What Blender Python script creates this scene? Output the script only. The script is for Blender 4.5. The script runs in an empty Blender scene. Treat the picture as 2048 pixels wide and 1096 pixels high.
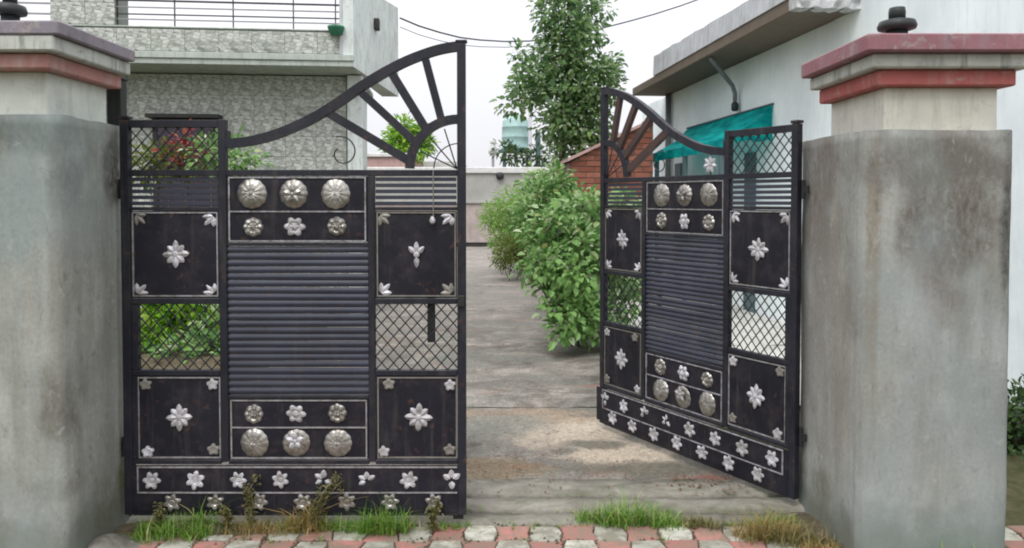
import bpy, math, random
from math import sin, cos, pi, radians, sqrt
from mathutils import Vector, noise
random.seed(11)
R = random.random
U = random.uniform
sc = bpy.context.scene
COL = sc.collection

# ------------------------------------------------------------------ camera, light, exposure
FPX = 1500.0; CAMZ = 1.45; PITCH = radians(1.5); HOR = 400.0
cd = bpy.data.cameras.new("camera"); cam = bpy.data.objects.new("camera", cd); COL.objects.link(cam)
cam.location = (0, 0, CAMZ); cam.rotation_euler = (pi/2 - PITCH, 0, 0)
cd.sensor_width = 36; cd.lens = 36*FPX/2048
cd.shift_y = -(148 - FPX*math.tan(PITCH))/2048
cd.clip_start = 0.05; cd.clip_end = 2000
sc.camera = cam

w = bpy.data.worlds.new("World"); sc.world = w; w.use_nodes = True
nt = w.node_tree; nt.nodes.clear()
sky = nt.nodes.new('ShaderNodeTexSky'); sky.sky_type = 'NISHITA'; sky.sun_disc = False
SUN_EL = radians(58); SUN_AZ = radians(200)
sky.sun_elevation = SUN_EL; sky.sun_rotation = SUN_AZ; sky.air_density = 1.5; sky.dust_density = 4
b1 = nt.nodes.new('ShaderNodeBackground'); b1.inputs[1].default_value = 0.08
b2 = nt.nodes.new('ShaderNodeBackground'); b2.inputs[1].default_value = 1.0
tcw = nt.nodes.new('ShaderNodeTexCoord'); nz = nt.nodes.new('ShaderNodeTexNoise'); nz.inputs['Scale'].default_value = 2.2; nz.inputs['Detail'].default_value = 4
rp = nt.nodes.new('ShaderNodeValToRGB')
rp.color_ramp.elements[0].position = .3; rp.color_ramp.elements[0].color = (0.90, 0.91, 0.97, 1)
rp.color_ramp.elements[1].position = .7; rp.color_ramp.elements[1].color = (1.06, 1.04, 1.07, 1)
nt.links.new(tcw.outputs['Generated'], nz.inputs['Vector']); nt.links.new(nz.outputs[0], rp.inputs[0]); 
sxy = nt.nodes.new('ShaderNodeSeparateXYZ'); nt.links.new(tcw.outputs['Generated'], sxy.inputs[0])
mr = nt.nodes.new('ShaderNodeMapRange'); mr.inputs[1].default_value = 0; mr.inputs[2].default_value = 1; mr.inputs[3].default_value = .80; mr.inputs[4].default_value = 1.75   # overcast sky: zenith about twice the horizon
nt.links.new(sxy.outputs[2], mr.inputs[0]); nt.links.new(mr.outputs[0], b2.inputs[1])
nt.links.new(rp.outputs[0], b2.inputs[0])
mx = nt.nodes.new('ShaderNodeMixShader'); mx.inputs[0].default_value = 0.88
wo = nt.nodes.new('ShaderNodeOutputWorld')
nt.links.new(sky.outputs[0], b1.inputs[0]); nt.links.new(b1.outputs[0], mx.inputs[1]); nt.links.new(b2.outputs[0], mx.inputs[2]); nt.links.new(mx.outputs[0], wo.inputs[0])

sd = bpy.data.lights.new("sun", 'SUN'); sd.energy = 1.5; sd.angle = radians(25); sd.color = (1, .985, .96)
so = bpy.data.objects.new("sun", sd); COL.objects.link(so)
sv = Vector((sin(SUN_AZ)*cos(SUN_EL), cos(SUN_AZ)*cos(SUN_EL), sin(SUN_EL)))
so.rotation_euler = sv.to_track_quat('Z', 'Y').to_euler(); so.location = (0, -3, 8)
vs = sc.view_settings; vs.view_transform = 'Standard'; vs.look = 'None'; vs.exposure = 0.3; vs.gamma = 1; vs.use_curve_mapping = False
sc.cycles.max_bounces = 8; sc.cycles.transparent_max_bounces = 12
sc.cycles.filter_width = 2.0

def at(u, v, Y):
    """world point seen at photo pixel (u, v) at distance Y"""
    v0 = 548 - (148 - FPX*math.tan(PITCH))          # optical axis row
    dx = (u-1024)/FPX; dz = -(v-v0)/FPX
    c, s = cos(PITCH), sin(PITCH)
    yy = c + dz*s; zz = dz*c - s
    k = Y/yy
    return Vector((dx*k, Y, CAMZ + zz*k))

# ------------------------------------------------------------------ materials
class NT:
    def __init__(s, name):
        m = bpy.data.materials.new(name); m.use_nodes = True; s.m = m; s.t = m.node_tree
        s.b = s.t.nodes['Principled BSDF']; s.out = s.t.nodes['Material Output']
        s.geo = s.n('ShaderNodeNewGeometry'); s.tc = s.n('ShaderNodeTexCoord')
        s.pos = s.geo.outputs['Position']; s.obj = s.tc.outputs['Object']
    def n(s, t): return s.t.nodes.new(t)
    def l(s, a, b): s.t.links.new(a, b)
    def scale(s, vec, sx, sy, sz, off=(0,0,0)):
        m = s.n('ShaderNodeMapping'); m.inputs['Scale'].default_value = (sx, sy, sz); m.inputs['Location'].default_value = off
        s.l(vec, m.inputs[0]); return m.outputs[0]
    def noise(s, vec, sc_, det=4, rough=.55, dist=0):
        x = s.n('ShaderNodeTexNoise'); x.inputs['Scale'].default_value = sc_; x.inputs['Detail'].default_value = det
        x.inputs['Roughness'].default_value = rough; x.inputs['Distortion'].default_value = dist; s.l(vec, x.inputs['Vector']); return x.outputs[0]
    def ramp(s, v, stops):
        r = s.n('ShaderNodeValToRGB'); e = r.color_ramp.elements
        while len(e) < len(stops): e.new(.5)
        for i, (p, c) in enumerate(stops):
            e[i].position = p
            e[i].color = (c, c, c, 1) if isinstance(c, (int, float)) else (*c, 1)
        s.l(v, r.inputs[0]); return r.outputs[0]
    def mix(s, f, a, b, mode='MIX'):
        x = s.n('ShaderNodeMix'); x.data_type = 'RGBA'; x.blend_type = mode
        for i, v in ((0, f), (6, a), (7, b)):
            if isinstance(v, (int, float)): x.inputs[i].default_value = v if i == 0 else (v, v, v, 1)
            elif isinstance(v, tuple): x.inputs[i].default_value = (*v, 1)
            else: s.l(v, x.inputs[i])
        return x.outputs[2]
    def math(s, op, a, b=0):
        x = s.n('ShaderNodeMath'); x.operation = op
        for i, v in ((0, a), (1, b)):
            if isinstance(v, (int, float)): x.inputs[i].default_value = v
            else: s.l(v, x.inputs[i])
        return x.outputs[0]
    def sep(s, vec):
        x = s.n('ShaderNodeSeparateXYZ'); s.l(vec, x.inputs[0]); return x.outputs
    def band(s, v, a, b, soft):     # 1 between a and b
        x = s.n('ShaderNodeMapRange'); x.interpolation_type = 'SMOOTHSTEP'
        s.l(v, x.inputs[0]); x.inputs[1].default_value = a-soft; x.inputs[2].default_value = a+soft
        y = s.n('ShaderNodeMapRange'); y.interpolation_type = 'SMOOTHSTEP'
        s.l(v, y.inputs[0]); y.inputs[1].default_value = b-soft; y.inputs[2].default_value = b+soft; y.inputs[3].default_value = 1; y.inputs[4].default_value = 0
        return s.math('MULTIPLY', x.outputs[0], y.outputs[0])
    def blob(s, c, r, soft=.5, wob=.25):   # blotch with uneven outline round world point c, radii r
        n_ = s.n('ShaderNodeTexNoise'); n_.inputs['Scale'].default_value = 6; n_.inputs['Detail'].default_value = 5; s.l(s.pos, n_.inputs['Vector'])
        m = s.n('ShaderNodeVectorMath'); m.operation = 'SUBTRACT'; s.l(s.pos, m.inputs[0]); m.inputs[1].default_value = c
        d = s.n('ShaderNodeVectorMath'); d.operation = 'DIVIDE'; s.l(m.outputs[0], d.inputs[0]); d.inputs[1].default_value = r
        le = s.n('ShaderNodeVectorMath'); le.operation = 'LENGTH'; s.l(d.outputs[0], le.inputs[0])
        v = s.math('ADD', le.outputs['Value'], s.math('MULTIPLY', s.math('SUBTRACT', n_.outputs[0], .5), wob*6))
        x = s.n('ShaderNodeMapRange'); x.interpolation_type = 'SMOOTHSTEP'; s.l(v, x.inputs[0])
        x.inputs[1].default_value = 1-soft; x.inputs[2].default_value = 1+soft; x.inputs[3].default_value = 1; x.inputs[4].default_value = 0
        return x.outputs[0]
    def fin(s, col, rough=.8, metal=0, spec=.5, bump=None, bs=.3, bd=.01):
        for k, v in (('Base Color', col), ('Roughness', rough), ('Metallic', metal)):
            if isinstance(v, tuple): s.b.inputs[k].default_value = (*v, 1)
            elif isinstance(v, (int, float)): s.b.inputs[k].default_value = v
            else: s.l(v, s.b.inputs[k])
        s.b.inputs['Specular IOR Level'].default_value = spec
        if bump is not None:
            bp = s.n('ShaderNodeBump'); bp.inputs['Strength'].default_value = bs; bp.inputs['Distance'].default_value = bd
            s.l(bump, bp.inputs['Height']); s.l(bp.outputs[0], s.b.inputs['Normal'])
        return s.m

def m_cement(name, tint, stains):
    s = NT(name)
    a = s.noise(s.pos, 2.2, 6, .6, .4)
    c = s.ramp(a, [(.3, tuple(x*.76 for x in tint)), (.5, tint), (.72, tuple(x*1.25 for x in tint))])
    st = s.noise(s.scale(s.pos, 9, 9, .9), 1.6, 5, .6, .3)           # trowel streaks and runs, down the wall
    c = s.mix(s.ramp(st, [(.42, 0), (.7, .55)]), c, tuple(x*.62 for x in (tint[0]*1.05, tint[1], tint[2]*.9)))
    st2 = s.noise(s.scale(s.pos, 7, 7, .5, (3, 3, 3)), 1.3, 3)
    c = s.mix(s.ramp(st2, [(.58, 0), (.7, .35)]), c, (.36, .325, .26))
    st3 = s.noise(s.scale(s.pos, 5, 5, 1.2, (13, 3, 3)), 1.3, 5)
    c = s.mix(s.ramp(st3, [(.55, 0), (.7, .6)]), c, tuple(x*1.35 for x in tint))
    for (cc, rr, col, f) in stains:
        k = s.math('MULTIPLY', s.blob(cc, rr, .5, .36), s.ramp(s.noise(s.scale(s.pos, 1.5, 1.5, .8), 24, 8, .72, .5), [(.40, f), (.64, f*.45)]))
        c = s.mix(k, c, col)
    wv = s.n('ShaderNodeVectorMath'); wv.operation = 'ADD'; s.l(s.scale(s.pos, 2.1, 2.1, 1.3), wv.inputs[0])
    nn = s.n('ShaderNodeTexNoise'); nn.inputs['Scale'].default_value = 4; nn.inputs['Detail'].default_value = 6; s.l(s.pos, nn.inputs['Vector']); sc2 = s.n('ShaderNodeVectorMath'); sc2.operation = 'SCALE'; sc2.inputs['Scale'].default_value = .6
    s.l(nn.outputs[1], sc2.inputs[0]); s.l(sc2.outputs[0], wv.inputs[1])
    vo = s.n('ShaderNodeTexVoronoi'); vo.feature = 'DISTANCE_TO_EDGE'; vo.inputs['Scale'].default_value = 1.1; s.l(wv.outputs[0], vo.inputs['Vector'])
    crack = s.math('MULTIPLY', s.ramp(vo.outputs['Distance'], [(0, 1), (.010, 0)]), s.ramp(s.noise(s.pos, 1.7, 2), [(.52, 0), (.62, .38)]))
    c = s.mix(crack, c, (.10, .095, .08))
    c = s.mix(s.ramp(s.noise(s.scale(s.pos, 3, 3, 1.5, (1, 7, 2)), 9, 9, .75, .4), [(.56, 0), (.66, .5)]), c, (.13, .125, .105))   # grime specks
    c = s.mix(s.ramp(s.noise(s.scale(s.pos, 3, 3, 2.2, (31, 7, 2)), 6, 8, .7, .4), [(.6, 0), (.68, .45)]), c, (.43, .44, .42))     # scuffs
    z = s.sep(s.pos)[2]
    zz = s.math('ADD', z, s.math('MULTIPLY', s.noise(s.pos, 7, 4), -.35))
    c = s.mix(s.math('MULTIPLY', s.band(zz, -1, -.02, .1), .7), c, (.085, .09, .055))  # damp moss at the foot
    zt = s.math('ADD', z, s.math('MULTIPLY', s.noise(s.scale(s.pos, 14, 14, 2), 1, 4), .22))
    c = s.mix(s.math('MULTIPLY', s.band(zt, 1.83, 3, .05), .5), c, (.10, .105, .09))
    f = s.noise(s.pos, 60, 4)
    c = s.mix(.14, c, s.ramp(f, [(.3, .25), (.7, .9)]), 'OVERLAY')
    c = s.mix(s.ramp(s.noise(s.scale(s.pos, 1, 1, .6, (7, 0, 4)), 1.3, 3), [(.5, 0), (.62, .4)]), c, (.27, .335, .335))
    return s.fin(c, .92, spec=.2, bump=s.mix(.5, s.noise(s.pos, 7, 6, .5), s.noise(s.scale(s.pos, 40, 40, 6), 1, 3)), bs=.45, bd=.012)

def m_paint(name, col, dirt=(.2, .2, .17), amt=.5, rough=.7, sc_=6, drip=True, bs=.2, chip=0):
    s = NT(name)
    c = s.ramp(s.noise(s.pos, sc_, 5), [(.3, tuple(x*.86 for x in col)), (.7, tuple(min(1, x*1.1) for x in col))])
    v = s.noise(s.scale(s.pos, 12, 12, 2) if drip else s.pos, 1.6 if drip else 4, 6, .65)
    c = s.mix(s.ramp(v, [(.5, 0), (.75, amt)]), c, dirt)
    if chip:
        c = s.mix(s.ramp(s.noise(s.pos, 16, 9, .78, .6), [(.56, 0), (.6, chip)]), c, (.36, .33, .31))
        c = s.mix(s.ramp(s.noise(s.scale(s.pos, 1, 1, 1, (9, 9, 9)), 11, 9, .78, .6), [(.58, 0), (.66, chip)]), c, (.09, .085, .08))
    return s.fin(c, rough, spec=.3 if not chip else .12, bump=s.noise(s.pos, 40 if not chip else 18, 8 if chip else 5, .7), bs=bs if not chip else .5, bd=.006)

M = {}
def L(p): return tuple(p)
pL = lambda u, v, Y: tuple(at(u, v, Y))
M['cement_r'] = m_cement('grey_cement_render', (.29, .298, .278), [
    (pL(1905, 400, 3.0), (.20, .3, .27), (.105, .085, .07), .95), (pL(1870, 560, 3.0), (.10, .3, .16), (.13, .10, .085), .8),
    (pL(1955, 330, 3.0), (.14, .3, .06), (.13, .12, .11), .9), (pL(2015, 450, 3.0), (.03, .3, .32), (.05, .05, .045), .9),
    ((1.402, 3.45, 1.5), (.1, .18, .38), (.13, .10, .085), .9), (pL(1745, 500, 3.0), (.03, .3, .45), (.20, .165, .12), .8),
    (pL(1830, 640, 3.0), (.08, .3, .2), (.42, .43, .42), .5), (pL(2000, 690, 3.0), (.05, .3, .12), (.4, .41, .40), .5), (pL(1860, 330, 3.0), (.34, .3, .10), (.15, .145, .13), .8), (pL(1650, 600, 3.4), (.1, .3, .5), (.22, .21, .19), .7)])
M['cement_l'] = m_cement('grey_cement_render_weathered', (.295, .312, .285), [
    (pL(55, 275, 2.97), (.16, .3, .07), (.07, .075, .06), .85), (pL(105, 830, 2.97), (.05, .2, .15), (.12, .115, .09), .8),
    ((-1.79, 3.36, 1.58), (.1, .07, .15), (.06, .055, .05), .9), (pL(108, 350, 2.97), (.035, .3, .12), (.10, .09, .08), .9), (pL(112, 560, 2.97), (.025, .2, .4), (.24, .225, .20), .6), (pL(30, 420, 2.97), (.1, .2, .2), (.22, .27, .26), .7),
    ((-1.79, 3.43, .2), (.1, .07, .16), (.10, .11, .04), .9), (pL(90, 980, 2.97), (.1, .3, .05), (.16, .155, .13), .6)])
M['white_l'] = m_paint('pillar_limewash', (.60, .64, .585), (.33, .36, .31), .6, .85, chip=.25)
M['white_r'] = m_paint('pillar_cream_paint', (.61, .60, .53), (.33, .33, .27), .6, .85, chip=.25)
M['cornice'] = m_paint('cornice_stained_white', (.50, .52, .48), (.07, .08, .075), .9, .85, chip=.55)
M['red'] = m_paint('faded_red_paint', (.40, .125, .115), (.40, .24, .22), .8, .85, chip=.5)
M['red_l'] = m_paint('washed_out_red_paint', (.42, .22, .20), (.48, .36, .33), .95, .85, chip=.6)
M['maroon'] = m_paint('faded_maroon_paint', (.30, .15, .17), (.26, .21, .23), .9, .85, chip=.5)
M['slate'] = m_paint('weathered_grey_maroon_paint', (.235, .215, .245), (.30, .25, .27), .9, .85, chip=.6)
M['fixture'] = m_paint('dark_bakelite', (.03, .035, .035), (.09, .08, .075), .5, .5)
M['dark_metal'] = m_paint('dark_steel', (.022, .025, .024), (.06, .05, .04), .5, .5)

def m_gate(name, col, amt=.5, rough=.42, spec=.35):
    s = NT(name)
    c = s.ramp(s.noise(s.pos, 3, 4), [(.35, col), (.65, tuple(x*1.5 for x in col))])
    c = s.mix(s.ramp(s.noise(s.pos, 9, 6, .7), [(.48, 0), (.72, amt)]), c, (.05, .043, .046))     # faded, dusty
    c = s.mix(s.ramp(s.noise(s.pos, 22, 5, .7), [(.61, 0), (.70, .7)]), c, (.085, .042, .03))      # rust specks
    c = s.mix(s.ramp(s.noise(s.scale(s.pos, 14, 14, 1.2), 1.5, 6, .7), [(.55, 0), (.75, .6)]), c, (.065, .058, .055))      # dust runs
    return s.fin(c, s.ramp(s.noise(s.pos, 8, 4), [(.3, rough-.1), (.7, rough+.22)]), spec=spec, bump=s.noise(s.pos, 35, 4), bs=.12, bd=.004)
M['gate'] = m_gate('gate_black_enamel', (.010, .011, .017))
M['sheet'] = m_gate('gate_sheet_black', (.009, .009, .014), .55, .5, .25)
M['rusty'] = m_gate('gate_rust_brown_primer', (.05, .028, .024), .6)
M['slat'] = m_gate('gate_slat_blue_black', (.022, .026, .042), .3, .36, .5)
def m_silver(name, col, dirt, metal=.2, rough=.5):
    s = NT(name)
    c = s.mix(s.ramp(s.noise(s.pos, 30, 5, .7), [(.4, 0), (.66, dirt)]), col, (.13, .115, .09))
    oi = s.n('ShaderNodeObjectInfo'); c = s.mix(s.math('MULTIPLY', oi.outputs['Random'], .5), c, (.24, .23, .21))
    return s.fin(c, rough, metal=metal, spec=.4, bump=s.noise(s.pos, 90, 3), bs=.3, bd=.002)
M['bead'] = m_silver('worn_bead_paint', (.40, .40, .44), 1.0)
M['silver'] = m_silver('silver_paint', (.62, .62, .67), .75)
M['pewter'] = m_silver('tarnished_silver_paint', (.44, .43, .40), .8, .75, .36)
M['dull'] = m_silver('dirty_silver_paint', (.22, .21, .19), .8)

def m_driveway():
    s = NT('driveway_stained_concrete'); p = s.pos
    a = s.noise(s.scale(p, .9, 1.2, 1), 2.0, 9, .7, .8)
    c = s.ramp(a, [(.34, (.07, .065, .052)), (.44, (.155, .142, .12)), (.54, (.235, .215, .185)), (.68, (.40, .36, .31))])
    g = s.noise(s.scale(p, .5, 1.4, 1, (5, 1, 0)), 1.6, 5, .6, .5)
    c = s.mix(s.ramp(g, [(.46, 0), (.57, .75)]), c, (.155, .162, .14))
    h = s.noise(s.scale(p, .9, .9, 1, (9, 3, 0)), 1.3, 7, .66, .9)
    c = s.mix(s.ramp(h, [(.55, 0), (.70, .6)]), c, (.40, .37, .33))                     # pale streaks: puddle and wet sheen painted into the colour
    h2 = s.noise(s.scale(p, .9, 1.0, 1, (2, 8, 0)), 1.6, 7, .66, .9)
    c = s.mix(s.ramp(h2, [(.53, 0), (.64, .8)]), c, (.125, .105, .09))                 # damp darker streaks
    h3 = s.noise(s.scale(p, 1, 2.2, 1, (21, 8, 0)), 2.2, 4)
    c = s.mix(s.ramp(h3, [(.6, 0), (.7, .5)]), c, (.27, .125, .09))
    for (cc, rr, col, f) in [((.38, 4.75, 0), (.36, .32, 1), (.50, .425, .33), .8), ((.1, 5.1, 0), (.5, .2, 1), (.30, .225, .155), .7),
                             ((.62, 4.35, 0), (.3, .22, 1), (.52, .44, .34), .9), ((-.1, 4.1, 0), (.28, .16, 1), (.24, .16, .07), .5),
                             ((1.05, 3.9, 0), (.2, .10, 1), (.21, .07, .05), .9), ((.5, 4.5, 0), (.2, .08, 1), (.10, .10, .075), .8), ((-.1, 4.9, 0), (.35, .2, 1), (.20, .205, .18), .7), ((.75, 4.1, 0), (.4, .1, 1), (.13, .12, .09), .8)]:
        c = s.mix(s.math('MULTIPLY', s.blob(cc, rr, .4, .3), f), c, col)
    y = s.sep(p)[1]
    c = s.mix(s.math('MULTIPLY', s.band(s.math('ADD', y, s.math('MULTIPLY', s.noise(p, 5, 4), -.5)), 0, 3.62, .12), .65), c, (.155, .155, .105))
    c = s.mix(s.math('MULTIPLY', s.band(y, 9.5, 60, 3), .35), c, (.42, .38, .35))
    c = s.mix(s.ramp(s.noise(p, 9, 9, .78, .8), [(.55, 0), (.62, .6)]), c, (.11, .10, .08))
    f = s.noise(p, 55, 5, .7)
    c = s.mix(.6, c, s.ramp(f, [(.3, .15), (.7, .9)]), 'OVERLAY')
    c = s.mix(.12, c, (.05, .045, .04))
    return s.fin(c, s.ramp(a, [(.3, .55), (.6, .9)]), spec=.3, bump=s.mix(.5, s.noise(p, 10, 8, .65), f), bs=.6, bd=.02)
M['driveway'] = m_driveway()
M['yard'] = m_paint('pale_yard_concrete', (.52, .52, .48), (.25, .24, .20), .6, .9, 3, False, .4)
def m_apron():
    s = NT('mossy_concrete'); p = s.pos
    c = s.ramp(s.noise(s.scale(p, 1, 1.4, 1), 4, 9, .72, .4), [(.3, (.10, .095, .075)), (.48, (.21, .20, .165)), (.7, (.35, .33, .285))])
    c = s.mix(s.ramp(s.noise(s.scale(p, 1, 2, 1, (4, 4, 0)), 5, 7), [(.54, 0), (.66, .5)]), c, (.11, .13, .07))
    return s.fin(c, .93, spec=.2, bump=s.noise(p, 18, 8, .7), bs=.7, bd=.02)
M['apron'] = m_apron()
def m_dirt(name, cols):
    s = NT(name); p = s.pos
    c = s.ramp(s.noise(p, 7, 8, .7, .5), [(.3, cols[0]), (.5, cols[1]), (.7, cols[2])])
    return s.fin(c, .97, spec=.1, bump=s.noise(p, 30, 8, .75), bs=.8, bd=.03)
M['dirt'] = m_dirt('damp_soil', [(.06, .05, .035), (.12, .10, .065), (.2, .17, .12)])
M['field'] = m_dirt('scrubby_ground', [(.05, .06, .025), (.10, .10, .05), (.17, .14, .09)])
M['rubble'] = m_dirt('broken_mortar', [(.13, .125, .10), (.25, .245, .21), (.40, .39, .35)])
def m_paver(name, col):
    s = NT(name)
    oi = s.n('ShaderNodeObjectInfo')
    c = s.mix(oi.outputs['Random'], tuple(x*.8 for x in col), tuple(x*1.2 for x in col))
    c = s.mix(s.ramp(s.noise(s.pos, 12, 6, .7), [(.40, 0), (.58, .8)]), c, (.19, .175, .13))
    return s.fin(c, .9, spec=.2, bump=s.noise(s.pos, 60, 5), bs=.5, bd=.008)
M['paver_red'] = m_paver('red_paver', (.38, .175, .15)); M['paver_white'] = m_paver('pale_paver', (.42, .42, .36))
def m_tile():
    s = NT('printed_stone_tile'); oi = s.n('ShaderNodeObjectInfo')
    r3 = s.n('ShaderNodeVectorMath'); r3.operation = 'ADD'; s.l(s.obj, r3.inputs[0])
    cmb = s.n('ShaderNodeCombineXYZ'); s.l(s.math('MULTIPLY', s.math('FLOOR', s.math('MULTIPLY', oi.outputs['Random'], 1.25)), .7), cmb.inputs[0]); s.l(cmb.outputs[0], r3.inputs[1])
    v = s.n('ShaderNodeTexVoronoi'); v.inputs['Scale'].default_value = 1; s.l(s.scale(r3.outputs[0], 15, 15, 27), v.inputs['Vector'])
    c = s.ramp(v.outputs['Color'], [(.08, (.14, .155, .13)), (.25, (.34, .365, .335)), (.55, (.47, .495, .455)), (.8, (.60, .62, .58))])
    v2 = s.n('ShaderNodeTexVoronoi'); v2.feature = 'DISTANCE_TO_EDGE'; v2.inputs['Scale'].default_value = 1; s.l(s.scale(r3.outputs[0], 15, 15, 27), v2.inputs['Vector'])
    c = s.mix(s.ramp(v2.outputs['Distance'], [(.0, .75), (.1, 0)]), c, (.16, .18, .145))
    c = s.mix(s.ramp(s.noise(s.pos, 1.1, 3), [(.45, 0), (.7, .35)]), c, (.22, .27, .21))
    return s.fin(c, .45, spec=.4, bump=v2.outputs['Distance'], bs=.5, bd=.01)
M['tile'] = m_tile()
M['grout'] = m_paint('grout', (.20, .22, .19), (.15, .16, .14), .5)
M['mould'] = m_paint('pale_green_plaster', (.45, .50, .46), (.22, .25, .22), .7, .85, chip=.3)
M['weather'] = m_paint('weathered_white_plaster', (.68, .73, .71), (.28, .31, .28), .8, .85, 3, chip=.4)
M['oldwhite'] = m_paint('mouldy_white_plaster', (.55, .56, .57), (.12, .13, .10), .95, .9, 9, False, .5)
M['fascia'] = m_paint('rain_streaked_fascia', (.50, .52, .54), (.23, .24, .24), .8, .85, 5)
M['wall_white'] = m_paint('pale_blue_whitewash', (.84, .91, .94), (.62, .68, .71), .5, .85, 1.2)
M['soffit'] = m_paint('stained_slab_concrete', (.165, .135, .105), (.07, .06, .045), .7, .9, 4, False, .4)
M['farwall'] = m_paint('far_wall_plaster', (.38, .38, .36), (.25, .25, .22), .5, .9, 2)
M['coping'] = m_paint('coping_whitewash', (.66, .66, .65), (.4, .4, .36), .5)
M['plinth'] = m_paint('plinth_pinkish', (.42, .36, .34), (.25, .2, .18), .6)
M['pinkwall'] = m_paint('faded_pink_parapet', (.46, .31, .29), (.25, .15, .13), .6)
M['tank'] = m_paint('tank_teal_plastic', (.33, .49, .47), (.16, .30, .27), .4, .45)
M['pipe'] = m_paint('grey_pipe', (.20, .215, .22), (.07, .07, .07), .5, .6)
M['pvc'] = m_paint('white_pvc', (.66, .68, .72), (.4, .4, .4), .4, .5)
M['post'] = m_paint('teal_grey_post', (.10, .15, .165), (.05, .07, .07), .5, .6)
M['pot'] = m_paint('green_pot', (.05, .22, .13), (.03, .1, .06), .4, .6)
M['rail'] = m_paint('railing_steel', (.05, .052, .06), (.12, .1, .09), .5, .5)
M['bar'] = m_paint('railing_bright_bar', (.30, .30, .32), (.2, .18, .18), .5, .4)
M['cable'] = m_paint('cable_black', (.06, .06, .065), (.1, .1, .1), .3, .6)
M['lintel'] = m_paint('dark_ledge', (.04, .04, .038), (.09, .08, .07), .5)
s = NT('dark_pane'); M['pane'] = s.fin(s.ramp(s.noise(s.pos, 3, 3), [(.3, (.02, .016, .028)), (.7, (.05, .04, .065))]), .12, spec=.5)
def m_brick():
    s = NT('red_brick'); oi = s.n('ShaderNodeObjectInfo')
    c = s.mix(oi.outputs['Random'], (.20, .075, .05), (.33, .135, .095))
    c = s.mix(s.ramp(s.noise(s.pos, 14, 5), [(.5, 0), (.75, .6)]), c, (.12, .085, .06))
    return s.fin(c, .92, spec=.1, bump=s.noise(s.pos, 50, 4), bs=.5, bd=.006)
M['brick'] = m_brick(); M['mortar'] = m_paint('brown_mortar', (.16, .10, .08), (.10, .07, .05), .5)
def m_awn():
    s = NT('teal_shade_cloth')
    c = s.ramp(s.noise(s.scale(s.pos, 1, 1, 4), 3, 4), [(.35, (.0, .27, .29)), (.65, (.01, .56, .53))])
    s.fin(c, .7, spec=.2, bump=s.noise(s.pos, 8, 4), bs=.6, bd=.05)
    tr = s.n('ShaderNodeBsdfTranslucent'); s.l(c, tr.inputs[0]); mm = s.n('ShaderNodeMixShader'); mm.inputs[0].default_value = .55
    s.l(s.b.outputs[0], mm.inputs[1]); s.l(tr.outputs[0], mm.inputs[2]); s.l(mm.outputs[0], s.out.inputs[0]); return s.m
M['awning'] = m_awn()
def m_leaf(name, stops, trans=.35, rough=.45):
    s = NT(name)
    c = s.ramp(s.geo.outputs['Random Per Island'], stops)
    s.fin(c, rough, spec=.4)
    tr = s.n('ShaderNodeBsdfTranslucent'); s.l(s.mix(.5, c, (.25, .4, .06), 'SCREEN'), tr.inputs[0])
    s.l(c, tr.inputs[0]); mm = s.n('ShaderNodeMixShader'); mm.inputs[0].default_value = trans
    s.l(s.b.outputs[0], mm.inputs[1]); s.l(tr.outputs[0], mm.inputs[2]); s.l(mm.outputs[0], s.out.inputs[0]); return s.m
M['leaf_tree'] = m_leaf('tree_leaf', [(0, (.08, .16, .07)), (.35, (.15, .28, .11)), (.7, (.26, .40, .14)), (1, (.44, .54, .36))], .5)
M['leaf_shrub'] = m_leaf('shrub_leaf', [(0, (.06, .15, .035)), (.35, (.15, .31, .08)), (.7, (.27, .45, .15)), (.93, (.50, .60, .38)), (1, (.46, .42, .15))])
M['leaf_lime'] = m_leaf('fine_lime_leaf', [(0, (.14, .27, .05)), (.5, (.24, .42, .09)), (1, (.38, .54, .17))])
M['leaf_olive'] = m_leaf('olive_leaf', [(0, (.07, .11, .02)), (1, (.19, .24, .04))])
M['leaf_bed'] = m_leaf('bright_bed_leaf', [(0, (.09, .24, .02)), (.6, (.22, .45, .03)), (1, (.42, .55, .10))], .4)
M['leaf_red'] = m_leaf('red_croton_leaf', [(0, (.22, .03, .045)), (.6, (.38, .06, .08)), (1, (.40, .18, .10))])
M['leaf_dark'] = m_leaf('dark_green_leaf', [(0, (.03, .07, .03)), (1, (.10, .17, .05))])
M['grass'] = m_leaf('green_grass', [(0, (.07, .17, .02)), (.55, (.16, .35, .04)), (.85, (.30, .42, .10)), (1, (.46, .38, .18))])
M['straw'] = m_leaf('dry_grass', [(0, (.30, .20, .07)), (.6, (.44, .33, .14)), (1, (.20, .24, .06))])
M['weed'] = m_leaf('seeding_weed', [(0, (.10, .13, .04)), (.5, (.22, .20, .07)), (1, (.30, .28, .15))])
M['bark'] = m_paint('bark', (.16, .13, .10), (.07, .06, .045), .6, .9, 20)
M['litter'] = m_paint('dry_leaf_litter', (.16, .08, .045), (.3, .2, .1), .6, .9, 30, False)

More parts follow.
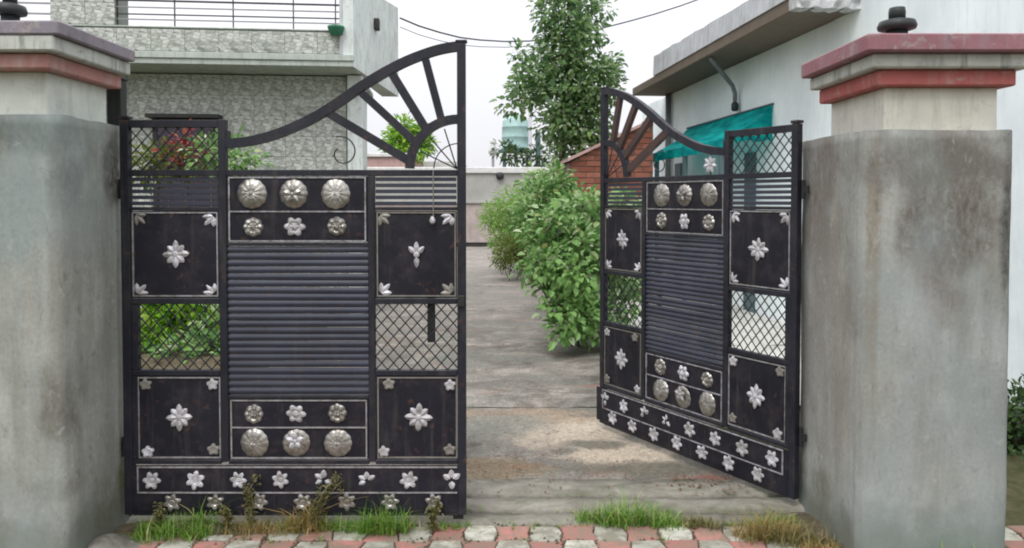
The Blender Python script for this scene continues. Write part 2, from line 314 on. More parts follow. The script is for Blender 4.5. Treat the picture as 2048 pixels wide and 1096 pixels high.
# ------------------------------------------------------------------ mesh helpers
class MB:
    def __init__(s): s.v = []; s.f = []
    def add(s, vs, fs):
        o = len(s.v); s.v += [tuple(x) for x in vs]; s.f += [tuple(i+o for i in f) for f in fs]; return s
    def box(s, x0, y0, z0, x1, y1, z1, b=0):
        if x0 > x1: x0, x1 = x1, x0
        if y0 > y1: y0, y1 = y1, y0
        if z0 > z1: z0, z1 = z1, z0
        if b <= 0:
            return s.add([(x0,y0,z0),(x1,y0,z0),(x1,y1,z0),(x0,y1,z0),(x0,y0,z1),(x1,y0,z1),(x1,y1,z1),(x0,y1,z1)],
                  [(0,3,2,1),(4,5,6,7),(0,1,5,4),(1,2,6,5),(2,3,7,6),(3,0,4,7)])
        vs = []
        for (z, ins) in ((z0, b), (z0+b, 0), (z1-b, 0), (z1, b)):
            i = ins; e = b if i == 0 else 0
            x_, X_, y_, Y_ = x0+i, x1-i, y0+i, y1-i
            if i == 0: vs += [(x0+b,y0,z),(x1-b,y0,z),(x1,y0+b,z),(x1,y1-b,z),(x1-b,y1,z),(x0+b,y1,z),(x0,y1-b,z),(x0,y0+b,z)]
            else: vs += [(x_+b*.3,y_,z),(X_-b*.3,y_,z),(X_,y_+b*.3,z),(X_,Y_-b*.3,z),(X_-b*.3,Y_,z),(x_+b*.3,Y_,z),(x_,Y_-b*.3,z),(x_,y_+b*.3,z)]
        fs = [tuple(range(7, -1, -1)), tuple(range(24, 32))]
        for k in range(3):
            for j in range(8): a = k*8+j; c = k*8+(j+1) % 8; fs.append((a, c, c+8, a+8))
        return s.add(vs, fs)
    def tube(s, pts, rad, n=8, cap=True, sq=False):
        pts = [Vector(p) for p in pts]; rs = rad if isinstance(rad, (list, tuple)) else [rad]*len(pts)
        rings = []
        prev = None
        for i, p in enumerate(pts):
            d = (pts[min(i+1, len(pts)-1)] - pts[max(i-1, 0)]).normalized()
            if prev is None:
                a = Vector((0, 1, 0)) if abs(d.y) < .9 else Vector((1, 0, 0))
            else: a = prev
            e1 = (a - d*a.dot(d)).normalized(); prev = e1; e2 = d.cross(e1)
            rings.append([p + (e1*cos(2*pi*j/n+(pi/4 if sq else 0)) + e2*sin(2*pi*j/n+(pi/4 if sq else 0)))*rs[i] for j in range(n)])
        vs = [q for r in rings for q in r]; fs = []
        for i in range(len(pts)-1):
            for j in range(n): fs.append((i*n+j, i*n+(j+1) % n, (i+1)*n+(j+1) % n, (i+1)*n+j))
        if cap: fs += [tuple(range(n-1, -1, -1)), tuple(range((len(pts)-1)*n, len(pts)*n))]
        return s.add(vs, fs)
    def bar(s, a, b, wd, dp):         # flat-section bar between two points of the x-z plane
        a = Vector(a); b = Vector(b); d = (b-a).normalized(); nrm = Vector((-d.z, 0, d.x))*wd/2; dy = Vector((0, dp/2, 0))
        return s.add([a-nrm-dy, b-nrm-dy, b+nrm-dy, a+nrm-dy, a-nrm+dy, b-nrm+dy, b+nrm+dy, a+nrm+dy],
              [(0,3,2,1),(4,5,6,7),(0,1,5,4),(1,2,6,5),(2,3,7,6),(3,0,4,7)])
    def ribbon(s, pts, wd, dp):       # bent flat bar in x-z plane
        vs = []; fs = []; n = len(pts); P = [Vector(p) for p in pts]
        for i in range(n):
            d = (P[min(i+1, n-1)]-P[max(i-1, 0)]).normalized(); nr = Vector((-d.z, 0, d.x))*wd/2
            for sg, dy in ((-1, -1), (1, -1), (1, 1), (-1, 1)): vs.append(P[i]+nr*sg+Vector((0, dy*dp/2, 0)))
        for i in range(n-1):
            for j in range(4): fs.append((i*4+j, i*4+(j+1) % 4, (i+1)*4+(j+1) % 4, (i+1)*4+j))
        fs += [(3, 2, 1, 0), ((n-1)*4, (n-1)*4+1, (n-1)*4+2, (n-1)*4+3)]
        return s.add(vs, fs)
    def lathe(s, prof, n=24, c=(0, 0, 0)):
        vs = [(c[0]+r*cos(2*pi*j/n), c[1]+r*sin(2*pi*j/n), c[2]+z) for r, z in prof for j in range(n)]; fs = []
        for i in range(len(prof)-1):
            for j in range(n): fs.append((i*n+j, i*n+(j+1) % n, (i+1)*n+(j+1) % n, (i+1)*n+j))
        fs += [tuple(range(n-1, -1, -1)), tuple(range((len(prof)-1)*n, len(prof)*n))]
        return s.add(vs, fs)
    def mesh(s, name, mat, smooth=False):
        me = bpy.data.meshes.new(name); me.from_pydata(s.v, [], s.f); me.materials.append(mat); me.validate()
        if smooth: me.polygons.foreach_set('use_smooth', [True]*len(me.polygons))
        me.update(); return me
    def build(s, name, mat, parent=None, smooth=False, loc=(0, 0, 0), fixn=True):
        me = s.mesh(name, mat, smooth)
        if fixn and len(me.polygons) < 60000:
            import bmesh
            bm = bmesh.new(); bm.from_mesh(me); bmesh.ops.recalc_face_normals(bm, faces=bm.faces); bm.to_mesh(me); bm.free()
        return put(name, me, parent, loc)
def put(name, me, parent=None, loc=(0, 0, 0), rot=(0, 0, 0), scale=None):
    o = bpy.data.objects.new(name, me); COL.objects.link(o); o.parent = parent; o.location = loc; o.rotation_euler = rot
    if scale: o.scale = scale
    return o
def thing(name, label, cat, loc=(0, 0, 0), rz=0, group=None):
    o = bpy.data.objects.new(name, None); COL.objects.link(o); o.location = loc; o.rotation_euler = (0, 0, rz); o.empty_display_size = .2
    return tag(o, label, cat, group)
def tag(o, label, cat, group=None):
    o['label'] = label; o['category'] = cat
    if group: o['group'] = group
    return o
def kind(o, k): o['kind'] = k; return o

# ------------------------------------------------------------------ setting
GZ = -0.03
g = MB(); g.add([(-400, -400, GZ-.04), (400, -400, GZ-.04), (400, 600, GZ-.04), (-400, 600, GZ-.04)], [(0, 1, 2, 3)])
kind(g.build('ground', M['field']), 'structure')

dr = kind(thing('driveway', 'x', 'x'), 'structure'); del dr['label']; del dr['category']
ys = [3.93, 5.35, 7.6, 10.1, 12.9, 16.0, 19.5, 23.9]
for i in range(len(ys)-1):
    b = MB(); x0, x1 = -2.15, 1.35; nx, ny = 36, max(8, int((ys[i+1]-ys[i])*9)); y0, y1 = ys[i]+.007, ys[i+1]-.007
    vs = []
    for j in range(ny+1):
        for k in range(nx+1):
            x = x0+(x1-x0)*k/nx; y = y0+(y1-y0)*j/ny
            e = min(j, ny-j)
            z = GZ + .012*noise.noise((x*1.3, y*1.3, 2)) + .004*noise.noise((x*6, y*6, 5)) - (.012+.008*noise.noise((x*9, i, 1)) if e == 0 else 0)
            jy = (.014*noise.noise((x*7, i*3.1, 0))) if e == 0 else 0
            vs.append((x - .0*y, y+jy, z))
    fs = [(j*(nx+1)+k, j*(nx+1)+k+1, (j+1)*(nx+1)+k+1, (j+1)*(nx+1)+k) for j in range(ny) for k in range(nx)]
    b.add(vs, fs); b.build('concrete_slab', M['driveway'], dr, True)
yd = bpy.data.objects.new('yard_paving', None); COL.objects.link(yd); kind(yd, 'structure')
for i in range(1, len(ys)-2):
    b = MB(); x0, x1 = 1.362, 4.2; nx, ny = 30, max(8, int((ys[i+1]-ys[i])*9)); y0, y1 = ys[i]+.007, ys[i+1]-.007
    b.add([(x0+(x1-x0)*k/nx, y0+(y1-y0)*j/ny, GZ+.012*noise.noise((k*.3, j*.3+i, 8))) for j in range(ny+1) for k in range(nx+1)],
          [(j*(nx+1)+k, j*(nx+1)+k+1, (j+1)*(nx+1)+k+1, (j+1)*(nx+1)+k) for j in range(ny) for k in range(nx)])
    b.build('concrete_slab', M['yard'], yd, True)
# threshold strips at the gate line
ap = bpy.data.objects.new('driveway_apron', None); COL.objects.link(ap); kind(ap, 'structure')
for i, (y0, y1, zt) in enumerate([(3.415, 3.545, GZ-.012), (3.552, 3.70, GZ+.002), (3.708, 3.92, GZ+.012)]):
    b = MB(); nx = 90; vs = []; fs = []
    for k in range(nx+1):
        x = -1.80+3.32*k/nx; n1 = noise.noise((x*5, i*4.2, 0))*.014; n2 = noise.noise((x*5, i*4.2, 9))*.012; h = noise.noise((x*4, i, 3))*.008
        vs += [(x, y0+n1, zt-.10), (x, y0+n1, zt-.010+h), (x, y0+.018+n1, zt+h), (x, (y0+y1)/2, zt+.004+h), (x, y1-.012+n2, zt+h), (x, y1+n2, zt-.10)]
    for k in range(nx):
        for j in range(5): fs.append((k*6+j, (k+1)*6+j, (k+1)*6+j+1, k*6+j+1))
    b.add(vs, fs); b.build('edging_strip', M['apron'], ap, True)

# interlocking pavers of the pavement
pv = bpy.data.objects.new('pavement', None); COL.objects.link(pv); kind(pv, 'structure')
MB().box(-3.2, .9, GZ-.10, 3.2, 3.41, GZ-.035).build('bedding', M['dirt'], pv)
PW, PD = .146, .150
def paver_mesh(mat, phase):
    a = PW/2*.97; d = PD/2*.96; t = .009
    pts = [(-a-t*phase, -d), (a+t*phase, -d), (a-t*phase*.6, 0), (a+t*phase, d), (-a-t*phase, d), (-a+t*phase*.6, 0)]
    vs = []; n = len(pts)
    for z, k in ((-.05, 1), (-.006, 1), (0, .93)): vs += [(x*k, y*k, z) for x, y in pts]
    fs = [(12, 13, 14, 17), (14, 15, 16, 17)]
    for r in range(2):
        for j in range(n): fs.append((r*n+j, r*n+(j+1) % n, (r+1)*n+(j+1) % n, (r+1)*n+j))
    return MB().add(vs, fs)
pr = paver_mesh(0, 1).mesh('paver', M['paver_red']); pw_ = paver_mesh(0, -1).mesh('paver', M['paver_white'])
for r in range(8):
    for c in range(-18, 19):
        red = (r+c) % 2 == 0
        o = put('paver', pr if red else pw_, pv, (c*PW+.005, 3.333-r*PD, GZ-.014+U(-.004, .004)), (U(-.02, .02), U(-.02, .02), U(-.02, .02)))

# ------------------------------------------------------------------ gate pillars
def box_obj(name, mat, par, a, b, bev=.006): return MB().box(*a, *b, bev).build(name, mat, par)
def shaft(name, mat, par, x0, y0, x1, y1, z0, z1, seed, flare=0):
    """rendered pillar shaft with slightly uneven faces and rounded arrises"""
    m = MB(); nz_, n = 46, 48
    def ring(z):
        out = []
        w_, d_ = x1-x0, y1-y0; per = 2*(w_+d_); r = .018
        for k in range(n):
            t = per*k/n
            if t < w_: p = (x0+t, y0)
            elif t < w_+d_: p = (x1, y0+t-w_)
            elif t < 2*w_+d_: p = (x1-(t-w_-d_), y1)
            else: p = (x0, y1-(t-2*w_-d_))
            cx, cy = (x0+x1)/2, (y0+y1)/2
            k_ = 1+.010*noise.noise((p[0]*3+seed, p[1]*3, z*2.2)) + .004*noise.noise((p[0]*14+seed, p[1]*14, z*10))
            if z < z0+.15: k_ += flare*(1-(z-z0)/.15)**2
            out.append((cx+(p[0]-cx)*k_, cy+(p[1]-cy)*k_, z + (.008*noise.noise((p[0]*9+seed, p[1]*9, 0)) if z > z1-.01 else 0)))
        return out
    vs = []
    for i in range(nz_+1): vs += ring(z0+(z1-z0)*i/nz_)
    fs = [(i*n+j, i*n+(j+1) % n, (i+1)*n+(j+1) % n, (i+1)*n+j) for i in range(nz_) for j in range(n)] + [tuple(range(nz_*n, nz_*n+n))]
    m.add(vs, fs); o = m.build(name, mat, par, True)
    return o
PR = thing('gate_pillar', 'grey rendered gate pillar with cream neck and pink maroon cap on the right', 'gate pillar', (1.70, 3.28, -.05))
PL = thing('gate_pillar', 'grey rendered gate pillar with greenish white neck and slate purple cap on the left', 'gate pillar', (-2.09, 3.2, -.05))
def px(par, x0, y0, z0, x1, y1, z1): l = par.location; return (x0-l.x, y0-l.y, z0-l.z), (x1-l.x, y1-l.y, z1-l.z)
def pbox(name, mat, par, *c): a, b = px(par, *c); return box_obj(name, mat, par, a, b)
def pshaft(name, mat, par, x0, y0, z0, x1, y1, z1, seed, fl=0.03):
    l = par.location
    o = shaft(name, mat, par, x0-l.x, y0-l.y, x1-l.x, y1-l.y, z0-l.z, z1-l.z, seed, fl); return o
pshaft('shaft', M['cement_r'], PR, 1.405, 3.0, -.1, 2.012, 3.655, 1.73, 3.3)
pbox('neck', M['white_r'], PR, 1.50, 3.03, 1.70, 1.955, 3.54, 1.905)
pbox('red_band', M['red'], PR, 1.453, 2.985, 1.903, 2.0, 3.565, 1.968)
pbox('cornice', M['cornice'], PR, 1.412, 2.945, 1.9685, 2.04, 3.575, 2.024)
pbox('cap', M['maroon'], PR, 1.37, 2.90, 2.0245, 2.11, 3.575, 2.092)
pshaft('shaft', M['cement_l'], PL, -2.40, 2.97, -.1, -1.79, 3.46, 1.787, 8.1)
pbox('neck', M['white_l'], PL, -2.35, 2.985, 1.76, -1.842, 3.42, 1.96)
pbox('red_band', M['red_l'], PL, -2.39, 2.91, 1.958, -1.79, 3.455, 2.018)
pbox('cornice', M['cornice'], PL, -2.43, 2.868, 2.0185, -1.745, 3.45, 2.078)
pbox('cap', M['slate'], PL, -2.47, 2.862, 2.0785, -1.72, 3.445, 2.132)
# lamp bases on the caps
def lampbase(x, y, z, k, label):
    t = thing('lamp_base', label, 'lamp base', (x, y, z))
    MB().lathe([(.05*k, 0), (.046*k, .03), (.042*k, .075)], 20).build('foot', M['fixture'], t, True)
    MB().lathe([(.05*k, .075), (.074*k, .082), (.078*k, .095), (.07*k, .115), (.034*k, .125)], 24).build('collar', M['fixture'], t, True)
    MB().lathe([(.033*k, .118), (.034*k, .155), (.031*k, .172), (.02*k, .174)], 18).build('holder', M['fixture'], t, True)
lampbase(1.632, 3.2, 2.091, 1, 'dark bulbless lamp base with round collar on the pink maroon cap')
lampbase(-2.06, 3.1, 2.131, .8, 'dark bulbless lamp base on the slate purple cap of the left pillar')
# dark gate post just behind left pillar
t = thing('gate_post', 'dark steel post standing behind the left pillar above the gate hinge', 'post', (-1.853, 3.53, GZ-.04))
MB().box(-.034, -.03, 0, .034, .03, 2.08, .004).build('post_tube', M['dark_metal'], t)
MB().box(-.038, -.034, 2.081, .038, .034, 2.094, .002).build('post_cap', M['dark_metal'], t)

# ------------------------------------------------------------------ the two gate leaves
K = 1/441.2
gx0 = lambda p: (p-245)*K
gz = lambda p: 1.45+(400-p)*K
def rosette(n, r, prof, lob, spin=0, ridge=0, rings=None, seg=None):
    """embossed ornament facing -y: prof = [(fraction, height)], lobed outline"""
    m = MB(); N = seg or n*6; vs = [(0, -prof[0][1]*r, 0)]; fs = []
    for (fr, h) in prof[1:]:
        for j in range(N):
            a = 2*pi*j/N+spin; lb = (0.5+0.5*cos(n*(a-spin)))
            k = 1-lob*(1-lb**.6)*fr**1.5; hh = h*(1-ridge+ridge*lb)
            vs.append((cos(a)*r*fr*k, -hh*r, sin(a)*r*fr*k))
    Rg = len(prof)-1
    for j in range(N): fs.append((0, 1+j, 1+(j+1) % N))
    for i in range(Rg-1):
        for j in range(N): fs.append((1+i*N+j, 1+(i+1)*N+j, 1+(i+1)*N+(j+1) % N, 1+i*N+(j+1) % N))
    return m.add(vs, fs)
def petal(m, cx, cz, a, r0, r1, wd, h):
    """one raised pointed petal"""
    d = (cos(a), sin(a)); p = (-d[1], d[0]); rm = r0+(r1-r0)*.45
    q = lambda r, s_, hh: (cx+d[0]*r+p[0]*s_, -hh, cz+d[1]*r+p[1]*s_)
    m.add([q(r0, 0, h*.5), q(r0+(rm-r0)*.5, wd*.42, 0.0005), q(rm, wd*.5, 0.0005), q(r0+(r1-r0)*.8, wd*.32, .0005), q(r1, 0, .0008), q(r0+(r1-r0)*.8, -wd*.32, .0005), q(rm, -wd*.5, .0005), q(r0+(rm-r0)*.5, -wd*.42, .0005), q(rm, 0, h), q(r0+(r1-r0)*.75, 0, h*.8)],
          [(0, 1, 8), (1, 2, 8), (2, 3, 9, 8), (3, 4, 9), (4, 5, 9), (5, 6, 8, 9), (6, 7, 8), (7, 0, 8)])
def star(r, n, which=None, wd=.5, spin=pi/2, centre=True):
    m = MB()
    for k in range(n):
        if which and k not in which: continue
        petal(m, 0, 0, spin+2*pi*k/n, r*.16, r*(1 if k % 2 == 0 or n < 8 else .86), r*wd, r*.22)
    if centre:
        c = rosette(8, r*.24, [(0, .8), (.5, .7), (.85, .45), (1, 0)], 0); m.add(c.v, c.f)
    return m
def trefoil(r, a):        # three leaves pointing into the panel from its corner
    m = MB()
    for da, k in ((-.75, .85), (0, 1), (.75, .85)): petal(m, 0, 0, a+da, r*.05, r*k, r*.42, r*.2)
    return m
ME = {}
def mesh_once(key, fn, mat, smooth=False):
    if key not in ME: ME[key] = fn().mesh(key.split('|')[0], mat, smooth)
    return ME[key]
BIG = [(0, .46), (.10, .45), (.15, .41), (.35, .42), (.6, .35), (.82, .22), (.95, .09), (1, 0)]
SM = [(0, .5), (.22, .46), (.32, .2), (.45, .18), (.6, .36), (.85, .28), (1, 0)]
FLO = [(0, .10), (.2, .12), (.3, .05), (.42, .2), (.7, .3), (.92, .2), (1, 0)]

def gate_leaf(label, loc, rz, sg, variant):
    root = thing('gate_leaf', label, 'gate', loc, rz, None)
    X = lambda p: sg*gx0(p)
    FR, SL = M['gate'], M['slat']
    def b(name, mat, x0, y0, x1, y1, d0, d1, bev=.002, par=root):
        return MB().box(X(x0), d0, gz(y1), X(x1), d1, gz(y0), bev).build(name, mat, par)
    # stiles and rails
    b('stile', FR, 245, 240, 262, 1033, -.019, .019); b('stile', FR, 440, 240, 455, 926, -.018, .018)
    b('stile', FR, 737, 352, 750, 926, -.017, .017); b('stile', FR, 915, 88, 932, 1033, -.019, .019)
    b('cap_plate', FR, 243, 233, 264, 239, -.021, .021); b('cap_plate', FR, 912, 83, 935, 87.5, -.021, .021)
    b('cap_plate', FR, 449, 262, 462, 284, -.012, .012)
    b('rail', FR, 262, 241, 440, 256, -.016, .016)
    for (x0, x1) in ((262, 440), (455, 915)): b('rail', FR, x0, 340, x1, 352, -.016, .016)
    for (x0, x1) in ((262, 440), (750, 915)):
        b('rail', FR, x0, 597, x1, 608, -.015, .015); b('rail', FR, x0, 741, x1, 752, -.015, .015)
        b('rail', FR, x0, 414, x1, 421, -.014, .012)
    b('rail', FR, 455, 485, 737, 492, -.014, .014); b('rail', FR, 455, 792, 737, 799, -.014, .014)
    for (x0, x1) in ((262, 440), (455, 737), (750, 915)): b('rail', FR, x0, 922, x1, 931, -.015, .015)
    b('rail', FR, 262, 1026, 915, 1035, -.016, .016)
    # swept top bar
    kx = [(455, 288), (500, 283), (545, 272), (590, 255), (635, 233), (680, 205), (725, 174), (770, 147), (815, 124), (860, 107), (890, 99), (916, 95)]
    pts = []
    for i in range(len(kx)-1):
        for j in range(4):
            t = j/4; p0 = kx[max(i-1, 0)]; p1 = kx[i]; p2 = kx[i+1]; p3 = kx[min(i+2, len(kx)-1)]
            f = lambda a, b_, c, d: .5*((2*b_)+(-a+c)*t+(2*a-5*b_+4*c-d)*t*t+(-a+3*b_-3*c+d)*t**3)
            pts.append((f(p0[0], p1[0], p2[0], p3[0]), f(p0[1], p1[1], p2[1], p3[1])))
    pts.append(kx[-1])
    MB().ribbon([(X(a), 0, gz(c)) for a, c in pts], .042, .036).build('top_bar', FR, root)
    arc = [(918-98*sin(q), 337-98*cos(q)) for q in [pi/2*i/14 for i in range(15)]]
    MB().ribbon([(X(a), 0, gz(c)) for a, c in arc], .040, .034).build('inner_arch', FR, root)
    for (a, c, wd) in (((657, 226), (824, 325), .040), ((722, 184), (838, 291), .036), ((785, 148), (855, 262), .038), ((851, 116), (886, 250), .034)):
        MB().bar((X(a[0]), 0, gz(a[1])), (X(c[0]), 0, gz(c[1])), wd, .030).build('spoke', FR if sg == 1 else M['rusty'], root)
    for q in (.35, .75, 1.15):
        MB().tube([(X(914), .004, gz(338)), (X(918-84*sin(q)), .004, gz(337-84*cos(q)))], .0035, 6).build('web_rod', FR, root)
    MB().tube([(X(918-50*sin(pi/2*i/10)), .004, gz(337-50*cos(pi/2*i/10))) for i in range(11)], .003, 6).build('web_rod', FR, root)
    MB().tube([(X(684+(34-1.1*i)*cos(.28*i-1.9)), 0, gz(306+(34-1.1*i)*sin(.28*i-1.9))) for i in range(22)], .0035, 6).build('scroll_rod', FR, root)
    # diamond grilles
    def grille(x0, y0, x1, y1, st=24.0):
        m = MB(); xa, xb, za, zb = gx0(x0), gx0(x1), gz(y1), gz(y0); k = st*K; w_, h_ = xb-xa, zb-za; asp = 1.12
        for dirn, dy in ((1, -.004), (-1, .0)):
            n0 = int(-(h_+w_)/k)-2
            for i in range(n0, -n0):
                c = i*k*asp      # line z = c + dirn*asp*x
                x_lo, x_hi = 0, w_
                f = lambda x: c+dirn*asp*x
                xs = sorted([(0-c)/(dirn*asp), (h_-c)/(dirn*asp)])
                a, b_ = max(x_lo, xs[0]), min(x_hi, xs[1])
                if b_-a > .004: m.tube([(sg*(xa+a), dy, za+f(a)), (sg*(xa+b_), dy, za+f(b_))], .0031, 5, False)
        return kind(m.build('diamond_grille', FR, root), 'stuff')
    grille(262, 256, 440, 340); 
    grille(276, 608, 440, 741); grille(750, 608, 915, 741)
    b('stile', FR, 262, 609, 276, 740, -.014, .014)
    b('stile', FR, 262, 753, 274, 920.5, -.014, .014)
    # louvres of the narrow top row
    for (x0, x1) in ((264, 438), (752, 913)):
        for k in range(5):
            y = 355+k*12
            m = MB().box(X(x0), -.006, gz(y+7.5), X(x1), .004, gz(y), .001); m.build('louvre', SL, root)
    # corrugated middle
    nS = 22 if sg == 1 else 25; y0, y1 = 493, 791; h = (y1-y0)/nS
    def slat_fn():
        m = MB(); L_ = (737-455)*K; hh = h*K; prof = [(0, 0), (-.003, .02), (-.006, .28), (-.0072, .45), (-.006, .66), (-.0025, .90), (0, .94), (.003, .98), (.004, 0.0)]
        vs = [(e*L_*sg, d, -f*hh) for e in (0, 1) for d, f in prof]; n = len(prof)
        return m.add(vs, [(j, (j+1) % n, n+(j+1) % n, n+j) for j in range(n)]+[tuple(range(n)), tuple(range(2*n-1, n-1, -1))])
    me = mesh_once('slat|%d' % sg, slat_fn, SL)
    for k in range(nS):
        put('slat', me, root, (X(455), -.002+U(-.0012, .0012), gz(y0+k*h)), (U(-.03, .03), U(-.0022, .0022), 0))
    # sheet panels, with silver beading and ornaments (sub-parts)
    def sheet(x0, y0, x1, y1, d=-.006, bulge=.0022, seed=0, lab=None, lean=0):
        m = MB(); nx, ny = 12, 12; vs = []; fs = []
        for j in range(ny+1):
            for i in range(nx+1):
                fx, fy = i/nx, j/ny; e = 1 if 0 < i < nx and 0 < j < ny else 0
                vs.append((X(x0+(x1-x0)*fx), d-e*bulge*(1+1.5*noise.noise((fx*3+seed, fy*3, sg))), gz(y0+(y1-y0)*fy)))
        o_ = len(vs); fs = [(j*(nx+1)+i, j*(nx+1)+i+1, (j+1)*(nx+1)+i+1, (j+1)*(nx+1)+i) for j in range(ny) for i in range(nx)]
        vs += [(X(x0), d+.004, gz(y0)), (X(x1), d+.004, gz(y0)), (X(x1), d+.004, gz(y1)), (X(x0), d+.004, gz(y1))]
        fs.append((o_, o_+1, o_+2, o_+3))
        m.add(vs, fs); o = m.build('panel_sheet', M['sheet'], root, True)
        if lab: o['label'] = lab
        return o
    def beading(par, x0, y0, x1, y1, d, mid=None, mat='silver', sides='ltrb'):
        m = MB(); w_ = 2.6
        a, c = d, d-.006
        if 't' in sides: m.box(X(x0), a, gz(y0+w_), X(x1), c, gz(y0))
        if 'b' in sides: m.box(X(x0), a, gz(y1), X(x1), c, gz(y1-w_))
        if 'l' in sides: m.box(X(x0), a, gz(y1-w_-.1), X(x0+w_), c, gz(y0+w_+.1))
        if 'r' in sides: m.box(X(x1-w_), a, gz(y1-w_-.1), X(x1), c, gz(y0+w_+.1))
        if mid: m.box(X(x0+w_+.1), a, gz(mid+w_/2), X(x1-w_-.1), c, gz(mid-w_/2))
        m.build('beading', M['bead' if mat == 'silver' else mat], par)
    def orn(par, name, key, fn, x, y, d, mat, rot=0):
        me = mesh_once('%s|%s|%s' % (name, key, mat), fn, M[mat], False)
        return put(name, me, par, (X(x)+U(-.0025, .0025), d, gz(y)+U(-.0025, .0025)), (U(-.09, .09), rot+U(-.06, .06), U(-.09, .09)), (U(.92, 1.05), U(.5, .8), U(.92, 1.05)))
    D = -.0105
    star_v = variant
    # hinge and free columns
    for ci, (x0, x1) in enumerate(((263, 439), (751, 914))):
        cx = (x0+x1)/2+2
        p = sheet(x0, 422, x1, 596, seed=ci*3+sg); beading(p, x0+3, 424, x1-2, 593, -.006, mat='silver' if ci == 0 else 'dull')
        if ci == 1 and sg == 1: orn(p, 'star_flower', 'star_broken', lambda: star(27*K, 8, (0, 1, 7, 4), .42), 833, 508, D, 'silver')
        else: orn(p, 'star_flower', 'star8', lambda: star(29*K, 8), cx, 508, D, 'silver')
        for (qx, qy, ang, dirt) in ((x0+9, 430, -pi/4, 1), (x1-9, 431, -3*pi/4, 0), (x0+11, 586, pi/4, 0), (x1-10, 586, 3*pi/4, ci)):
            a = ang if sg == 1 else pi-ang
            dirty = dirt and sg == 1
            orn(p, 'corner_leaf', 'tre%.2f' % a, lambda: trefoil(27*K, a), qx, qy, D+.002, 'dull' if dirty else 'silver')
        p = sheet(x0+(10 if ci == 0 else 0), 753, x1, 921, seed=ci*3+7+sg); beading(p, x0+10 if ci == 0 else x0+3, 755, x1, 919, -.006, mat='silver' if ci == 0 else 'dull')
        orn(p, 'star_flower', 'star8', lambda: star(29*K, 8), cx+3, 836, D, 'silver')
        for i, (qx, qy) in enumerate(((x0+26, 769), (x1-15, 770), (x0+30 if ci == 0 else x0+16, 905), (x1-15, 902))):
            orn(p, 'corner_rosette', 'cr', lambda: rosette(5, 13*K, [(0, .3), (.25, .32), (.6, .4), (.9, .3), (1, 0)], .35, .4), qx, qy, D, 'silver' if i in (1, 2) else 'dull')
    # centre boss panels
    lean = 0
    for (y0_, y1_, ym, rows) in ((353, 484, 423, ((388, 1), (453, 0))), (800, 921, 857, ((829, 0), (888, 1)))):
        p = sheet(456, y0_, 736, y1_, seed=y0_*.1+sg, bulge=.003); beading(p, 459, y0_+1, 733, y1_-1, -.007, ym)
        for (y, big) in rows:
            for i, x in enumerate((507, 590, 674)):
                if big:
                    orn(p, 'boss', 'big', lambda: rosette(12, 30*K, BIG, .045, ridge=.07, seg=48), x, y, D, 'pewter' if i != 1 else 'pewter', 0)
                    if i == 1: orn(p, 'star_flower', 'onboss%d' % (y > 600), lambda: star(20*K, 5, None, .62), x, y-(8 if y > 600 else 0), D-.027, 'silver' if y > 600 else 'pewter')
                else:
                    orn(p, 'rosette', 'small%d' % (i % 2), lambda: rosette(8 if i % 2 == 0 else 6, 21*K, SM, .10 if i % 2 == 0 else .3, ridge=.3), x, y, D, 'silver' if i == 1 else 'pewter')
    # kick plate along the bottom
    p = sheet(262, 932, 915 if sg == 1 else 944, 1026, d=-.0215, bulge=.002, seed=4+sg); beading(p, 273, 934, 914, 988, -.0215, mat='silver', sides='ltb' if sg == 1 else 'ltrb')
    for i in range(8):
        x = 303+i*85.8
        if i in (4, 5, 7): orn(p, 'flower', 'flob%d' % i, lambda: star(20*K, 6, {4: (0, 1, 2, 4), 5: (0, 1, 2, 5), 7: (0, 1, 3, 5)}[i], .62, centre=False), x, 961, -.023, 'silver')
        else: orn(p, 'flower', 'flo', lambda: rosette(6, 19.5*K, FLO, .42, .3, ridge=.2), x, 961, -.025, 'silver', U(-.5, .5))
    for i in range(7):
        x = 342+i*87.6
        orn(p, 'flower', 'flo', lambda: rosette(6, 19.5*K, FLO, .42, .3, ridge=.2), x, 1006, -.025, 'pewter' if sg == 1 else 'silver', U(-.5, .5))
    # hinges, bolt, latch
    for z in (.32, 1.50):
        h_ = MB().tube([(-sg*.012, .012, z-.045), (-sg*.012, .012, z+.045)], .011, 10)
        h_.box(-sg*.045, .004, z-.018, -sg*.012, .012, z+.018).build('hinge', M['dark_metal'], root)
    if sg == 1:
        MB().box(X(853), .020, gz(688), X(869), .034, gz(500), .003).build('drop_bolt', M['dark_metal'], root)
        MB().tube([(X(868), -.026, gz(342)), (X(868), -.026, gz(432))], .003, 8).build('latch_rod', M['dull'], root)
        MB().lathe([(.002, -.016), (.011, -.01), (.014, .0), (.010, .012), (.004, .02)], 14, (X(866), -.026, gz(441))).build('latch_knob', M['silver'], root, True)
        MB().box(X(916), -.034, gz(612), X(930), -.0195, gz(590), .003).build('latch_plate', M['dark_metal'], root)
        MB().box(X(905), .0, gz(1045), X(926), .012, gz(1034)).build('foot', M['dark_metal'], root)
    else:
        orn(root, 'star_flower', 'star7', lambda: star(24*K, 7, None, .55), 505, 316, -.004, 'silver')
        MB().tube([(X(505), 0, gz(291)), (X(505), 0, gz(340))], .004, 6).build('scroll_rod', FR, root)
        MB().box(X(690), .018, gz(700), X(706), .03, gz(560), .003).build('drop_bolt', M['dark_metal'], root)
    return root
gate_leaf('black and silver steel gate leaf facing square to the street beside the left pillar', (-1.766, 3.40, 0), 0, 1, 0)
hx, hy = 1.365, 3.56; fx_, fy_ = .58, 4.82
rleaf = gate_leaf('black and silver steel gate leaf swung inward beside the right pillar, pointing up the driveway', (hx, hy, 0), math.atan2(hy-fy_, hx-fx_), -1, 1)
rleaf.scale = (.953, 1, 1)

